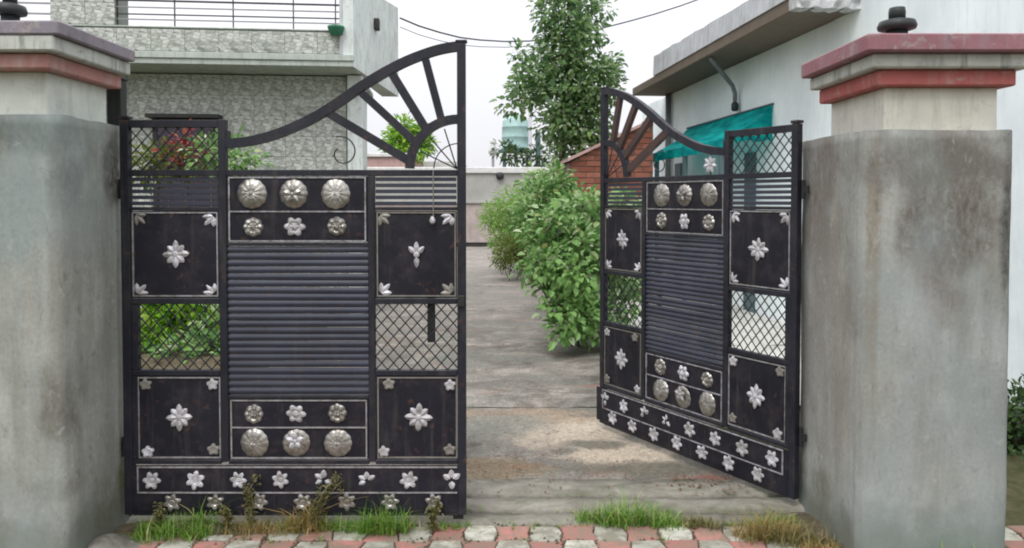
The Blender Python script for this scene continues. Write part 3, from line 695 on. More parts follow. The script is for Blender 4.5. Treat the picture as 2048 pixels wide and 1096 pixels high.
# ------------------------------------------------------------------ left house with printed stone tiles
TH = radians(5.5)
HO = Vector((-1.914, 9.0, 0))
H = thing('tiled_house', 'grey green stone tiled house with railed balcony behind the left gate leaf', 'house', (HO.x, HO.y, GZ-.04), TH)
def hp(v):   # world -> house local
    d = Vector(v)-Vector((HO.x, HO.y, GZ-.04)); return Vector((d.x*cos(TH)+d.y*sin(TH), -d.x*sin(TH)+d.y*cos(TH), d.z))
zo = -(GZ-.04)
WX = .06      # right end of wall, local x
box_obj('wall', M['grout'], H, (-8, .62, 0), (-.12, .80, 3.02+zo))
box_obj('corner_pilaster', M['weather'], H, (-.115, .50, 0), (.075, .80, 3.02+zo))
box_obj('side_wall', M['weather'], H, (-.10, .803, 0), (.06, 1.25, 3.02+zo))
box_obj('balcony_slab', M['mould'], H, (-8, -.03, 3.035+zo), (.02, 2.7, 3.10+zo))
box_obj('slab_moulding', M['mould'], H, (-8, -.05, 3.1005+zo), (.03, .12, 3.175+zo))
box_obj('parapet', M['grout'], H, (-8, .012, 3.1755+zo), (0, .12, 3.455+zo))
box_obj('parapet_coping', M['mould'], H, (-8, -.005, 3.4555+zo), (0, .13, 3.475+zo))
TW, THt = .38, .255
def tile_row(x0, x1, y, z, n=None, hgt=THt):
    k = x0
    c = 0
    while k < x1-.02:
        wd = min(TW, x1-k)
        key = 'tile|%.2f%.2f' % (wd, hgt)
        me = mesh_once(key, lambda: MB().box(.002, -.009, .002, wd-.002, 0, hgt-.002), M['tile'])
        put('tile', me, H, (k, y+U(-.0015, .0015), z), (0, 0, 0)); k += wd; c += 1
for r in range(12):
    z = 3.02+zo-THt*(r+1)
    tile_row(-4.70, -.13, .619, z)
tile_row(-4.58, -.02, .010, 3.188+zo, hgt=.262)
# tiled column of the balcony
xc0, xc1 = hp(at(98, 20, 8.65)).x, hp(at(226, 20, 8.7)).x
box_obj('balcony_column', M['grout'], H, (xc0, .012, 3.476+zo), (xc1-.002, .40, 5.5+zo))
for r in range(8):
    tile_row(xc0, xc1, .010, 3.478+zo+r*THt)
# balcony side: weathered parapet block running back
a1, a2, b1_, b2_ = hp(at(700, 137, 8.95)), hp(at(797, 195, 11.6)), hp(at(705, -8, 8.95)), hp(at(800, 12, 11.6))
m = MB(); th = .10
zt1, zt2 = 3.95+zo, 4.30+zo
m.add([(.022, -.02, 3.04+zo), (a2.x, a2.y, 3.04+zo), (a2.x-.25, a2.y, 3.04+zo), (-.10, -.02, 3.04+zo),
       (.022, -.02, 4.05+zo), (a2.x, a2.y, 4.40+zo), (a2.x-.25, a2.y, 4.40+zo), (-.10, -.02, 4.05+zo)],
      [(0, 3, 2, 1), (4, 5, 6, 7), (0, 1, 5, 4), (1, 2, 6, 5), (2, 3, 7, 6), (3, 0, 4, 7)])
m.build('side_parapet', M['weather'], H)
box_obj('parapet_end_pier', M['oldwhite'], H, (-.14, -.025, 3.18+zo), (-.101, .15, 4.35+zo))
q = hp(at(752, 50, 10.1)); box_obj('scupper', M['lintel'], H, (q.x-.02, q.y-.1, q.z-.07), (q.x+.05, q.y+.05, q.z+.07))
# railings
rl = bpy.data.objects.new('railing', None); COL.objects.link(rl); rl.parent = H
xr = -.145
for i, z in enumerate([3.56, 3.62, 3.70, 3.78, 3.87, 3.95, 4.05, 4.15]):
    thick = i in (3, 6)
    MB().box(xc1, .045, z+zo-(.010 if thick else .0065), xr, .065, z+zo+(.010 if thick else .0065)).build('rail', M['rail'] if thick or i % 2 else M['bar'], rl)
MB().box(xc1, .04, 4.3+zo, xr, .075, 4.34+zo).build('handrail', M['rail'], rl)
for i, u in enumerate((232, 345, 460, 580, 665, 688)):
    x = hp(at(u, 30, 8.8)).x; k = .02 if i in (0, 5) else .007
    MB().box(x-k, .0655, 3.476+zo, x+k, .078, 4.2999+zo).build('baluster', M['rail'], rl)
for i, z in enumerate([3.60, 3.72, 3.84, 3.97]):
    MB().box(-8, .045, z+zo-.009, xc0, .065, z+zo+.009).build('rail', M['bar'], rl)
# window with ledge behind the hinge-side grille
wx0, wx1 = hp(at(300, 300, 9.1)).x, hp(at(418, 300, 9.2)).x
wd_ = bpy.data.objects.new('window', None); COL.objects.link(wd_); wd_.parent = H
MB().box(wx0, .575, .95+zo, wx1, .60, 2.46+zo).build('pane', M['pane'], wd_)
for (a, c) in ((wx0-.05, wx0-.001), (wx1+.001, wx1+.05), ((wx0+wx1)/2-.02, (wx0+wx1)/2+.02)):
    MB().box(a, .555, .95+zo, c, .609, 2.46+zo).build('frame', M['lintel'], wd_)
MB().box(wx0-.08, .40, 2.4605+zo, wx1+.10, .609, 2.505+zo).build('sunshade', M['lintel'], wd_)
MB().box(wx0-.08, .52, .90+zo, wx1+.08, .609, .949+zo).build('sill', M['mould'], wd_)
pt = thing('plant_pot', 'small green pot at the right end of the balcony railing', 'pot', at(672, 69, 8.93))
MB().lathe([(.075, 0), (.095, .07), (.10, .075), (.10, .095), (.085, .095)], 16).build('pot_body', M['pot'], pt, True)

# ------------------------------------------------------------------ right building (runs back along x = 4.18 - .1 y)
TB = math.atan(.1)
W = thing('white_building', 'pale blue whitewashed building with projecting concrete slab behind the right pillar', 'building', (4.18, 0, GZ-.04), TB)
# local y runs back along the wall; local x = 0 is the wall face, -x towards the driveway
ly = lambda Y: Y/cos(TB)
box_obj('tall_wall', M['wall_white'], W, (0.003, 2.5, 0), (3.5, ly(7.95), 6.0))
box_obj('long_wall', M['wall_white'], W, (0, ly(7.952), 0), (3.5, ly(15.3), 3.34+zo))
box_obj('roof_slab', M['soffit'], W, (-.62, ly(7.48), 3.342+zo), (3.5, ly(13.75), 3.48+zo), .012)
m = MB(); N_ = 30; vs = []; fs = []       # parapet with a worn, uneven top
for i in range(N_+1):
    y = ly(7.50)+(ly(12.4)-ly(7.50))*i/N_; zt = 3.80+zo+.02*noise.noise((y*3, 0, 0))-(.10*(1-i/N_)); o1 = .010*noise.noise((y*4, 3, 0))
    vs += [(-.635+o1, y, 3.4805+zo), (-.625+o1, y, zt), (-.50, y, zt), (-.50, y, 3.4805+zo)]
for i in range(N_):
    for j in range(4): fs.append((i*4+j, i*4+(j+1) % 4, i*4+4+(j+1) % 4, i*4+4+j))
fs += [(0, 1, 2, 3), (N_*4+3, N_*4+2, N_*4+1, N_*4)]
m.add(vs, fs).build('parapet', M['fascia'], W)
m = MB(); n1, n2 = 18, 8; vs = []; fs = []   # crumbling end of the slab
for j in range(n2+1):
    for i in range(n1+1):
        vs.append((-.66+.70*i/n1, ly(7.47)-.03+.05*noise.noise((i*.6, j*.7, 4)), 3.335+zo+.5*j/n2 + (.03*noise.noise((i*.5, j, 7)) if j in (0, n2) else 0)))
for j in range(n2):
    for i in range(n1): a = j*(n1+1)+i; fs.append((a, a+1, a+n1+2, a+n1+1))
o_ = len(vs); vs += [(x, y+.16, z) for x, y, z in vs[:]]
fs += [tuple(k+o_ for k in f[::-1]) for f in fs[:]]
for i in range(n1): fs += [(i, i+1, i+1+o_, i+o_)]; t_ = n2*(n1+1)+i; fs += [(t_, t_+1, t_+1+o_, t_+o_)]
for j in range(n2): a = j*(n1+1); fs += [(a, a+n1+1, a+n1+1+o_, a+o_)]; a = a+n1; fs += [(a, a+n1+1, a+n1+1+o_, a+o_)]
m.add(vs, fs).build('broken_slab_end', M['oldwhite'], W)
# downpipes
def wl(u, v):     # point on the wall face seen at pixel
    Y = 4.18/((u-1024)/FPX+.1); return ly(Y), at(u, v, Y).z+zo
y, z = wl(1478, 215); m = MB().tube([(-.55, y-.35, 3.33+zo), (-.45, y-.28, 3.25+zo), (-.12, y-.03, 3.02+zo), (-.07, y, 2.92+zo), (-.07, y, z+.05)], .030, 10); m.build('drain_pipe', M['pipe'], W, True)
MB().lathe([(.035, -.07), (.05, -.045), (.05, .03), (.032, .05)], 12, (-.07, y, z+.02)).build('pipe_socket', M['fixture'], W, True)
y, z = wl(1342, 290); MB().tube([(-.06, y, 3.33+zo), (-.06, y, 1.2)], .05, 10).build('drain_pipe', M['pipe'], W, True)
# openings seen below the awning
for (u0, u1) in ((1352, 1364), (1492, 1512)):
    ya = wl(u1, 300)[0]; yb = wl(u0, 300)[0]
    MB().box(-.03, ya, .0, -.002, yb, 2.15).build('door', M['post'], W)

# awning
A = thing('awning', 'teal green shade cloth awning fixed along the white wall', 'awning', (4.18, 0, GZ-.04), TB)
y0a, y1a = ly(9.34), ly(12.5); zt = 2.63+zo; zb = 2.21+zo; ou = -.62
m = MB(); vs = []; fs = []; na, nb = 24, 8
for j in range(nb+1):
    for i in range(na+1):
        f = j/nb; y = y0a+(y1a-y0a)*i/na
        vs.append((-.012+ou*f, y, zt+(zb-zt)*f-.05*sin(pi*f)*(1+.5*sin(i*1.1)) + .012*sin(i*2.1)*f))
for j in range(nb):
    for i in range(na): a = j*(na+1)+i; fs.append((a, a+1, a+na+2, a+na+1))
c = len(vs)
m.add(vs, fs).build('canopy', M['awning'], A, True, fixn=False)
m = MB(); vs = []; fs = []
for j in range(9):
    for i in range(9):
        f = i/8; top = zt+(zb-zt)*f-.05*sin(pi*f); bot = zb-.03+.015*sin(i*2)
        vs.append((-.012+ou*f, y0a-.004+.02*sin(i*1.9+j*.4), top+(min(bot, top-.04)-top)*j/8))
for j in range(8):
    for i in range(8): a = j*9+i; fs.append((a, a+1, a+10, a+9))
m.add(vs, fs).build('side_flap', M['awning'], A, True, fixn=False)
m = MB(); vs = []; fs = []
for i in range(na+1):
    y = y0a+(y1a-y0a)*i/na
    for j in range(4): vs.append((-.014+ou+.008*sin(i*1.7)*j, y, zb-.045*j/1.0+.006*sin(i*2.3)))
for i in range(na):
    for j in range(3): a = i*4+j; fs.append((a, a+1, a+5, a+4))
m.add(vs, fs).build('valance', M['awning'], A, True, fixn=False)
for f in (.06, .5, .94):
    y = y0a+(y1a-y0a)*f
    MB().box(ou+.004, y-.035, 0, ou+.06, y+.035, zb-.08).build('post', M['post'], A)
MB().tube([(-.02, y0a-.02, zt+.012), (-.02, y1a+.02, zt+.012)], .014, 8).build('top_batten', M['post'], A)

# ------------------------------------------------------------------ brick shed between tree and gate
S = thing('brick_shed', 'low red brick shed wall with sloping top half hidden by shrubs', 'shed', (0.86, 11.0, GZ-.04), radians(3))
SW = 1.22
ztop = lambda x: 2.04+zo+.62*min(1, x/1.16)
m = MB(); m.add([(0, .012, 0), (SW, .012, 0), (SW, .012, ztop(SW)-.03), (0, .012, ztop(0)-.03), (0, 2.6, 0), (SW, 2.6, 0), (SW, 2.6, ztop(SW)-.03), (0, 2.6, ztop(0)-.03)],
      [(0,1,2,3),(4,7,6,5),(0,3,7,4),(1,5,6,2),(2,6,7,3),(0,4,5,1)]); m.build('wall', M['mortar'], S)
bl, bh = .225, .072
nb_ = 0
for r in range(int(2.8/(bh+.012))):
    z = r*(bh+.012); x = -(bl/2 if r % 2 else 0)
    while x < SW-.01:
        a = max(x, 0); c = min(x+bl, SW)
        if c-a > .04 and z+bh < ztop((a+c)/2)-.02 and (z > .55):
            key = 'brick|%.2f' % (c-a); me = mesh_once(key, lambda: MB().box(0, 0, 0, c-a, .1, bh, .004), M['brick'])
            put('brick', me, S, (a, U(-.004, .004), z)); nb_ += 1
        x += bl+.012
m = MB(); m.add([(-.05, -.06, ztop(0)-.028), (SW+.03, -.06, ztop(SW)-.028), (SW+.03, 2.7, ztop(SW)-.028), (-.05, 2.7, ztop(0)-.028),
                 (-.05, -.06, ztop(0)+.012), (SW+.03, -.06, ztop(SW)+.012), (SW+.03, 2.7, ztop(SW)+.012), (-.05, 2.7, ztop(0)+.012)],
      [(0,3,2,1),(4,5,6,7),(0,1,5,4),(1,2,6,5),(2,3,7,6),(3,0,4,7)]); m.build('roof_sheet', M['pinkwall'], S)

# ------------------------------------------------------------------ far wall, tank, far houses
FW = thing('boundary_wall', 'grey plastered wall with white coping closing the far end of the driveway', 'wall', (0, 24, GZ-.04))
box_obj('wall', M['farwall'], FW, (-9, 0, 0), (4, .25, 2.30+zo), .01)
box_obj('coping', M['coping'], FW, (-9.05, -.08, 2.302+zo), (4.05, .33, 2.5+zo), .02)
box_obj('ledge', M['farwall'], FW, (-9, -.12, 1.34+zo), (4, -.002, 1.42+zo), .01)
box_obj('plinth', M['plinth'], FW, (-9, -.06, .16), (4, -.003, 1.338+zo), .01)
MB().box(-9, -.03, 0, 4, -.004, .158).build('skirting', M['lintel'], FW)
t = thing('wall_lamp', 'small dark bulkhead lamp below the coping of the far wall', 'lamp', at(1000, 352, 23.98))
m = MB().lathe([(.11, -.02), (.13, .02), (.12, .09), (.05, .13)], 14); m.v = [(x, -z, y) for x, y, z in m.v]; m.build('lamp_shade', M['fixture'], t, True)
T = at(1032, 300, 26)
t = thing('water_tank', 'pale teal plastic water tank on a stand above the far wall', 'water tank', (T.x, 26, 2.5))
hT = T.z-2.5
MB().lathe([(.50, hT), (.53, hT+.05), (.49, hT+.1), (.49, hT+.4), (.505, hT+.42), (.49, hT+.45), (.48, hT+.75), (.495, hT+.77), (.475, hT+.8), (.46, hT+.98), (.40, hT+1.08), (.2, hT+1.14), (.19, hT+1.2), (.05, hT+1.21)], 28).build('tank_shell', M['tank'], t, True)
MB().lathe([(.62, hT-.09), (.62, hT-.001)], 20).build('platform', M['post'], t)
for (dx, dy) in ((-.4, -.4), (.4, -.4), (-.4, .4), (.4, .4)): MB().box(dx-.06, dy-.06, 0, dx+.06, dy+.06, hT-.091).build('leg', M['post'], t)
t = thing('roof_block', 'flat roofed outbuilding behind the far wall carrying the water tank', 'building', (T.x, 26.2, GZ-.04))
MB().box(-1.5, -1.4, 0, 1.8, 1.4, 2.53, .01).build('block', M['farwall'], t)
p = at(1060, 322, 25.4); t = thing('vent_pipe', 'thin white pipe rising beside the teal water tank', 'pipe', (p.x, 25.4, 2.46))
MB().tube([(0, 0, 0), (0, 0, 2.0)], .06, 8).build('pipe', M['pvc'], t); MB().lathe([(.1, 2.0), (.1, 2.12), (.03, 2.16)], 10).build('cowl', M['pvc'], t)
p = at(1076, 322, 25.6); t = thing('vent_pipe', 'short dark blue grey pipe just right of the thin white pipe', 'pipe', (p.x, 25.6, 2.46))
MB().tube([(0, 0, 0), (0, 0, 1.3)], .09, 8).build('pipe', M['post'], t)
p = at(986, 300, 27); t = thing('roof_finial', 'small pale knob finial on a stub left of the water tank', 'finial', (p.x, 27, 2.5))
MB().lathe([(.05, 0), (.05, .55), (.16, .62), (.17, .78), (.08, .92), (.12, 1.02), (.1, 1.12), (.02, 1.2)], 14).build('knob', M['coping'], t, True)
fh = at(775, 314, 32)
t = thing('far_house', 'faded pink flat roofed house far beyond the boundary wall', 'house', (fh.x-1.0, 32, GZ-.04))
MB().box(-3.5, 0, 0, 1.9, 6, fh.z+zo, .02).build('wall', M['pinkwall'], t); MB().box(-3.6, -.1, fh.z+zo+.002, 2.0, 6.1, fh.z+zo+.16, .02).build('roof_edge', M['coping'], t)
fh = at(880, 322, 36)
t = thing('far_house', 'pale grey low house far behind the free end of the left gate leaf', 'house', (fh.x, 36, GZ-.04))
MB().box(-1.6, 0, 0, 1.0, 6, fh.z+zo, .02).build('wall', M['coping'], t)
for dx in (-1.1, -.2, .4): MB().box(dx, -.04, 2.0, dx+.3, -.003, 2.9).build('window', M['pane'], t)

# overhead cable
cp = [(800, 36, 11.5), (838, 52, 11.8), (880, 65, 12.2), (920, 75, 12.6), (960, 80, 13), (1010, 83, 13.4), (1060, 82, 13.8), (1110, 77, 14.1), (1160, 68, 14.5), (1210, 55, 14.8), (1260, 42, 15.1), (1310, 28, 15.4), (1360, 12, 15.6), (1410, -6, 15.9), (1500, -44, 16.2), (1600, -92, 16.5)]
m = MB().tube([at(*c) for c in cp], .014, 6); tag(m.build('overhead_cable', M['cable'], None, True), 'thin black cable sagging across the white sky behind the tree', 'cable')
m = MB().tube([at(a, c+14+4*sin(a*.01), d+.2) for a, c, d in cp[:9]], .007, 5); tag(m.build('overhead_cable', M['pipe'], None, True), 'fainter thin wire just below the sagging black cable', 'cable')

# ------------------------------------------------------------------ vegetation
def leafgeo(m, p, d, up, L_, wd, fold=.25, droop=.15):
    """a folded pointed leaf"""
    d = d.normalized(); sd_ = d.cross(up)
    if sd_.length < 1e-3: sd_ = d.cross(Vector((1, 0, 0)))
    sd_.normalize(); n_ = sd_.cross(d)
    v = [p, p+d*L_*.35+sd_*wd*.5+n_*wd*fold, p+d*L_*.75+sd_*wd*.36+n_*(wd*fold-L_*droop*.5), p+d*L_-n_*L_*droop, p+d*L_*.75-sd_*wd*.36+n_*(wd*fold-L_*droop*.5), p+d*L_*.35-sd_*wd*.5+n_*wd*fold, p+d*L_*.5-n_*L_*droop*.2]
    m.add(v, [(0, 1, 6), (1, 2, 6), (2, 3, 6), (3, 4, 6), (4, 5, 6), (5, 0, 6)])
def rv():
    while True:
        v = Vector((U(-1, 1), U(-1, 1), U(-1, 1)))
        if .05 < v.length < 1: return v
def plant(name, label, cat, base, blobs, nl, ls, wr, mat, trunk=None, group=None, up=.3, singles=0, crown='foliage', tw=6):
    """blobs: (centre, radii) in world; twigs run from the stem into each blob and carry leaves"""
    root = thing(name, label, cat, base, 0, group); B = Vector(base)
    st = MB()
    if trunk:
        r0, top = trunk
        pts = [Vector((0, 0, -.05))]; n = 6
        T_ = Vector(top)-B
        for i in range(1, n+1): pts.append(T_*i/n + Vector((.05*T_.z*noise.noise((i*.7, B.x, 1))*.6, .03*noise.noise((i, 3, B.x)), 0)))
        st.tube(pts, [r0*(1-.75*i/n) for i in range(n+1)], 8)
    m = MB(); single = []
    tot = sum(r[0]*r[1]*r[2] for c, r in blobs)
    tot = sum((r[0]*r[1]*r[2])**.75 for c, r in blobs)
    for c, r in blobs:
        c = Vector(c)-B; k = int(nl*(r[0]*r[1]*r[2])**.75/tot)
        if trunk:
            T_ = Vector(trunk[1])-B; s0 = T_*min(1, max(.15, (c.z-r[2]*.9)/max(T_.z, .1)))
        else: s0 = Vector((c.x*.25+U(-.03, .03), c.y*.25, 0))
        st.tube([s0, s0.lerp(c, .55)+Vector((0, 0, -.04)), c], [max(.006, (trunk[0]*.4 if trunk else .009)), .007, .003], 5)
        ends = []
        for _ in range(tw):
            e = rv(); e = Vector((e.x*r[0], e.y*r[1], e.z*r[2]))*.95+c; ends.append(e); st.tube([c, c.lerp(e, .5)+Vector((0, 0, .02)), e], [.004, .003, .0015], 4, False)
        nc = max(4, k//20)
        for q in range(nc):
            v = rv(); v = v.normalized()*(v.length**.6)*U(.8, 1.2); cc = c+Vector((v.x*r[0], v.y*r[1], v.z*r[2]))
            for _ in range(20):
                o = rv()*ls*1.75; p = cc+o; d = (o.normalized()+v*.6+Vector((0, 0, U(-.6, .3)))).normalized()
                L_ = ls*random.choice((.5, .75, .9, 1, 1.1, 1.35))*U(.85, 1.1); upv = Vector((U(-.6, .6), U(-.9, .2), 1))
                if singles and len(single) < 4000: single.append((p, d, upv, L_))
                else: leafgeo(m, p, d, upv, L_, L_*wr)
    if singles:
        single.sort(key=lambda q: (q[0].y))
        for i, (p, d, upv, L_) in enumerate(single):
            if i < singles and p.z > .25:
                mm = MB(); leafgeo(mm, Vector((0, 0, 0)), d, upv, L_, L_*wr); me = mm.mesh('leaf', mat); put('leaf', me, root, p)
            else: leafgeo(m, p, d, upv, L_, L_*wr)
    fo = put(crown, m.mesh(crown, mat), root); kind(fo, 'stuff')
    st.build('trunk' if trunk else 'stems', M['bark'], root, True, fixn=False)
    return root
def AB(u, v, Y, ru, rv_, ry): k = Y/FPX; return (tuple(at(u, v, Y)), (ru*k, ry, rv_*k))
# tall tree
tb = at(1118, 600, 12); 
plant('leafy_tree', 'tall leafy green tree with loose lobed crown rising behind the shed', 'tree', (tb.x, 12.3, GZ-.04), [
    AB(1130, 20, 12.3, 48, 50, .45), AB(1142, 72, 12.3, 54, 42, .5), AB(1120, 110, 12.3, 36, 30, .4), AB(1172, 45, 12.3, 26, 36, .4), AB(1140, -50, 12.3, 42, 50, .4),
    AB(1160, 135, 12.3, 50, 40, .5), AB(1068, 165, 12.3, 44, 34, .4), AB(1040, 195, 12.3, 30, 30, .3), AB(1190, 165, 12.3, 48, 50, .5), AB(1050, 140, 12.3, 20, 18, .2),
    AB(1130, 200, 12.3, 60, 50, .6), AB(1170, 235, 12.3, 50, 45, .5), AB(1108, 235, 12.3, 30, 30, .4), AB(1140, 275, 12.3, 45, 32, .4), AB(1115, 295, 12.3, 20, 22, .3), AB(1205, 130, 12.3, 26, 26, .3), AB(1040, 108, 12.3, 7, 6, .1), AB(1200, 285, 12.3, 30, 30, .3), AB(1205, 18, 12.3, 10, 10, .1),
    AB(1085, 115, 12.3, 9, 9, .1)], 8600, .10, .62, M['leaf_tree'], (.07, tuple(at(1135, 20, 12.3))), crown='crown', tw=5)
# near shrub by the driveway
plant('broadleaf_shrub', 'large pale green broadleaf shrub leaning over the driveway beside the open gate leaf', 'shrub', (.78, 7.7, GZ-.02), [
    AB(1165, 415, 7.7, 40, 26, .3), AB(1190, 455, 7.6, 34, 26, .25), AB(1120, 445, 7.5, 36, 24, .25), AB(1085, 470, 7.5, 26, 18, .2), AB(1150, 490, 7.4, 44, 26, .3), AB(1095, 515, 7.3, 38, 20, .25), AB(1065, 535, 7.3, 24, 14, .2),
    AB(1150, 535, 7.3, 46, 24, .3), AB(1195, 520, 7.6, 30, 30, .25), AB(1105, 568, 7.3, 30, 22, .25), AB(1160, 585, 7.4, 40, 24, .3), AB(1118, 615, 7.2, 22, 22, .2), AB(1165, 635, 7.2, 36, 26, .25),
    AB(1225, 520, 7.9, 40, 60, .3), AB(1225, 610, 7.8, 40, 40, .3), AB(1130, 655, 7.15, 20, 14, .15), AB(1245, 430, 8, 30, 40, .3), AB(1200, 655, 7.3, 24, 20, .2)],
    5200, .085, .58, M['leaf_shrub'], singles=280, tw=9)
plant('tall_shrub', 'taller yellowish green shrub reaching up behind the broadleaf shrub', 'shrub', (.75, 9.6, GZ-.02), [
    AB(1095, 372, 9.6, 34, 26, .3), AB(1080, 410, 9.6, 40, 28, .3), AB(1120, 400, 9.6, 34, 26, .35), AB(1115, 350, 9.6, 16, 18, .2), AB(1065, 440, 9.4, 32, 26, .3), AB(1155, 402, 9.8, 20, 10, .25), AB(1120, 470, 9.5, 50, 50, .4)],
    3400, .08, .5, M['leaf_shrub'], tw=6)
plant('fine_leaved_shrub', 'fine leaved lime green shrub farther up the driveway beside the far wall', 'shrub', (.15, 15.5, GZ-.02), [
    AB(1035, 400, 15.5, 45, 26, .7), AB(1012, 425, 15.2, 44, 26, .6), AB(1000, 455, 15, 34, 24, .5), AB(1020, 485, 15, 36, 24, .5), AB(1070, 410, 15.5, 45, 40, .6), AB(1060, 470, 15, 60, 45, .7), AB(990, 430, 15.5, 26, 26, .4), AB(1080, 370, 16, 35, 35, .5)],
    7000, .085, .3, M['leaf_lime'], tw=8)
plant('olive_shrub', 'small olive green clump at the foot of the lime green shrub', 'shrub', (-.02, 13.8, GZ-.02), [
    AB(1020, 505, 13.8, 34, 26, .4), AB(1050, 500, 13.8, 35, 32, .4), AB(1005, 522, 13.8, 18, 14, .2)], 2600, .07, .3, M['leaf_olive'])
plant('shrub', 'dark green shrub growing under the water tank above the far wall', 'shrub', (at(1035, 320, 25).x, 24.9, 2.4), [
    AB(1030, 315, 24.9, 26, 14, .3), AB(1085, 318, 24.9, 28, 18, .3), AB(1010, 300, 24.9, 10, 10, .2)], 700, .16, .5, M['leaf_dark'])
plant('far_tree', 'bright green round treetop seen between two spokes of the left gate leaf', 'tree', (at(815, 400, 34).x, 34, GZ), [
    AB(812, 264, 34, 28, 24, .8), AB(835, 284, 34, 24, 22, .8), AB(795, 288, 34, 22, 20, .7)], 1900, .22, .5, M['leaf_bed'], (.15, tuple(at(820, 290, 34))), crown='crown')
# garden bed at the house
bed = MB(); n = 30
vs = []
for j in range(9):
    for i in range(n+1):
        x = -6+3.75*i/n; y = 6.4+2.7*j/8; vs.append((x, y, GZ+.03+.05*noise.noise((x*2, y*2, 0)) - (.08 if j in (0, 8) or i in (0, n) else 0)))
bed.add(vs, [(j*(n+1)+i, j*(n+1)+i+1, (j+1)*(n+1)+i+1, (j+1)*(n+1)+i) for j in range(8) for i in range(n)])
kind(bed.build('garden_bed', M['dirt'], None, True), 'structure')
plant('bed_plant', 'low bright yellow green plant seen through the lower left diamond grille', 'plant', (-3.7, 7.4, 0), [
    AB(330, 640, 7.4, 42, 34, .3), AB(380, 625, 7.5, 42, 30, .3), AB(320, 700, 7.2, 36, 30, .3), AB(400, 665, 7.4, 35, 28, .3), AB(360, 590, 7.5, 50, 30, .3)], 2600, .10, .45, M['leaf_bed'])
plant('bed_plant', 'sparse green leafy plant at the driveway edge of the garden bed', 'plant', (-3.0, 7.2, 0), [
    AB(400, 700, 7.0, 40, 22, .2), AB(350, 715, 6.9, 40, 14, .2), AB(430, 640, 7.2, 14, 22, .2)], 500, .09, .5, M['leaf_shrub'])
plant('red_croton', 'red leaved croton behind the upper left diamond grille in front of dark window', 'plant', (at(375, 300, 8).x, 8.0, 0), [
    AB(372, 308, 8, 20, 20, .2), AB(388, 328, 8, 20, 14, .2), AB(368, 288, 8, 8, 8, .1)], 330, .085, .35, M['leaf_red'], tw=5)
plant('bed_shrub', 'yellow green shrub left of the red croton in the garden bed', 'shrub', (at(320, 300, 7.9).x, 7.9, 0), [
    AB(320, 318, 7.9, 26, 24, .2), AB(300, 335, 7.9, 16, 16, .2), AB(340, 335, 7.9, 22, 16, .2)], 420, .09, .45, M['leaf_olive'])
plant('bed_shrub', 'green shrub right of the red croton, reaching past the gate stile', 'shrub', (at(430, 300, 7.8).x, 7.8, 0), [
    AB(420, 312, 7.8, 24, 28, .2), AB(470, 318, 7.8, 26, 26, .2), AB(495, 330, 7.8, 16, 12, .2)], 480, .09, .45, M['leaf_shrub'])
plant('roadside_bush', 'dark green bush past the outer edge of the right pillar', 'bush', (3.05, 4.6, GZ-.02), [
    ((3.15, 4.6, .04), (.25, .3, .16)), ((3.3, 4.8, .12), (.3, .3, .16)), ((3.1, 4.5, .12), (.15, .2, .15))], 1500, .06, .5, M['leaf_dark'])

# grass tufts and weeds
def blade(m, p, d, L_, wd, bend):
    seg = 4; side = Vector((-d.y, d.x, 0)).normalized()*wd/2; pts = []
    for i in range(seg+1):
        f = i/seg; pts.append(p+Vector((d.x*bend*f*f*L_, d.y*bend*f*f*L_, L_*f*(1-.35*bend*f))))
    vs = []
    for i, q in enumerate(pts): k = (1-(i/seg)**1.5*.92); vs += [q-side*k, q+side*k]
    m.add(vs, [(2*i, 2*i+1, 2*i+3, 2*i+2) for i in range(seg)])
def tuft(label, x0, x1, y0, y1, hgt, n, mat, group=None, name='grass_tuft', wd=.0045, clump=5, z=GZ-.012):
    cx, cy = (x0+x1)/2, (y0+y1)/2; root_ = Vector((cx, cy, z)); m = MB()
    cs = [(U(x0, x1), U(y0, y1), U(.55, 1.1)) for _ in range(clump*3)]
    for i in range(n):
        c = random.choice(cs) if i % 3 else (x0+(x1-x0)*i/n, cy, .8); x = random.gauss(c[0], (x1-x0)*.05+.012); y = random.gauss(c[1], .018)
        edge = 1-.55*abs((x-cx)/((x1-x0)/2+.03))
        a = U(0, 2*pi); d = Vector((cos(a), sin(a), 0))
        blade(m, Vector((x, y, z))-root_, d, hgt*random.choice((.35, .5, .7, .9, 1.05, 1.3))*U(.85, 1.15)*c[2]*max(.3, edge), wd*U(.5, 1.5), U(.1, 1.25))
    o = put(name, m.mesh(name, mat), None, root_); tag(o, label, 'grass', group); return o
def gX(u, Y): return (u-1024)/FPX*Y
tuft('green grass tuft on the threshold in the middle of the driveway opening', gX(1165, 3.45), gX(1350, 3.45), 3.38, 3.48, .13, 900, M['grass'], clump=8)
tuft('green grass tuft under the flowered kick plate right of centre of the left leaf', gX(715, 3.36), gX(820, 3.36), 3.31, 3.37, .18, 520, M['grass'])
tuft('bright green grass at the corner of the left pillar and gate leaf', gX(275, 3.33), gX(420, 3.33), 3.24, 3.36, .12, 800, M['grass'], clump=8)
tuft('taller grass tuft under the second and third flowers of the left leaf', gX(360, 3.37), gX(440, 3.37), 3.33, 3.37, .17, 200, M['grass'])
tuft('ochre dry weed clump in front of the middle of the left kick plate', gX(575, 3.36), gX(640, 3.36), 3.33, 3.37, .18, 330, M['straw'], wd=.006)
tuft('straw coloured dry grass clump before the right pillar foot', gX(1480, 3.3), gX(1600, 3.3), 3.22, 3.32, .14, 650, M['straw'], clump=7)
tuft('thin dry grass along the pavement edge by the right pillar foot', gX(1600, 3.15), gX(1700, 3.15), 3.1, 3.2, .07, 250, M['straw'])
tuft('green and yellow grass along the front foot of the right pillar', gX(1800, 2.9), gX(2060, 2.9), 2.84, 2.97, .13, 800, M['grass'], clump=9)
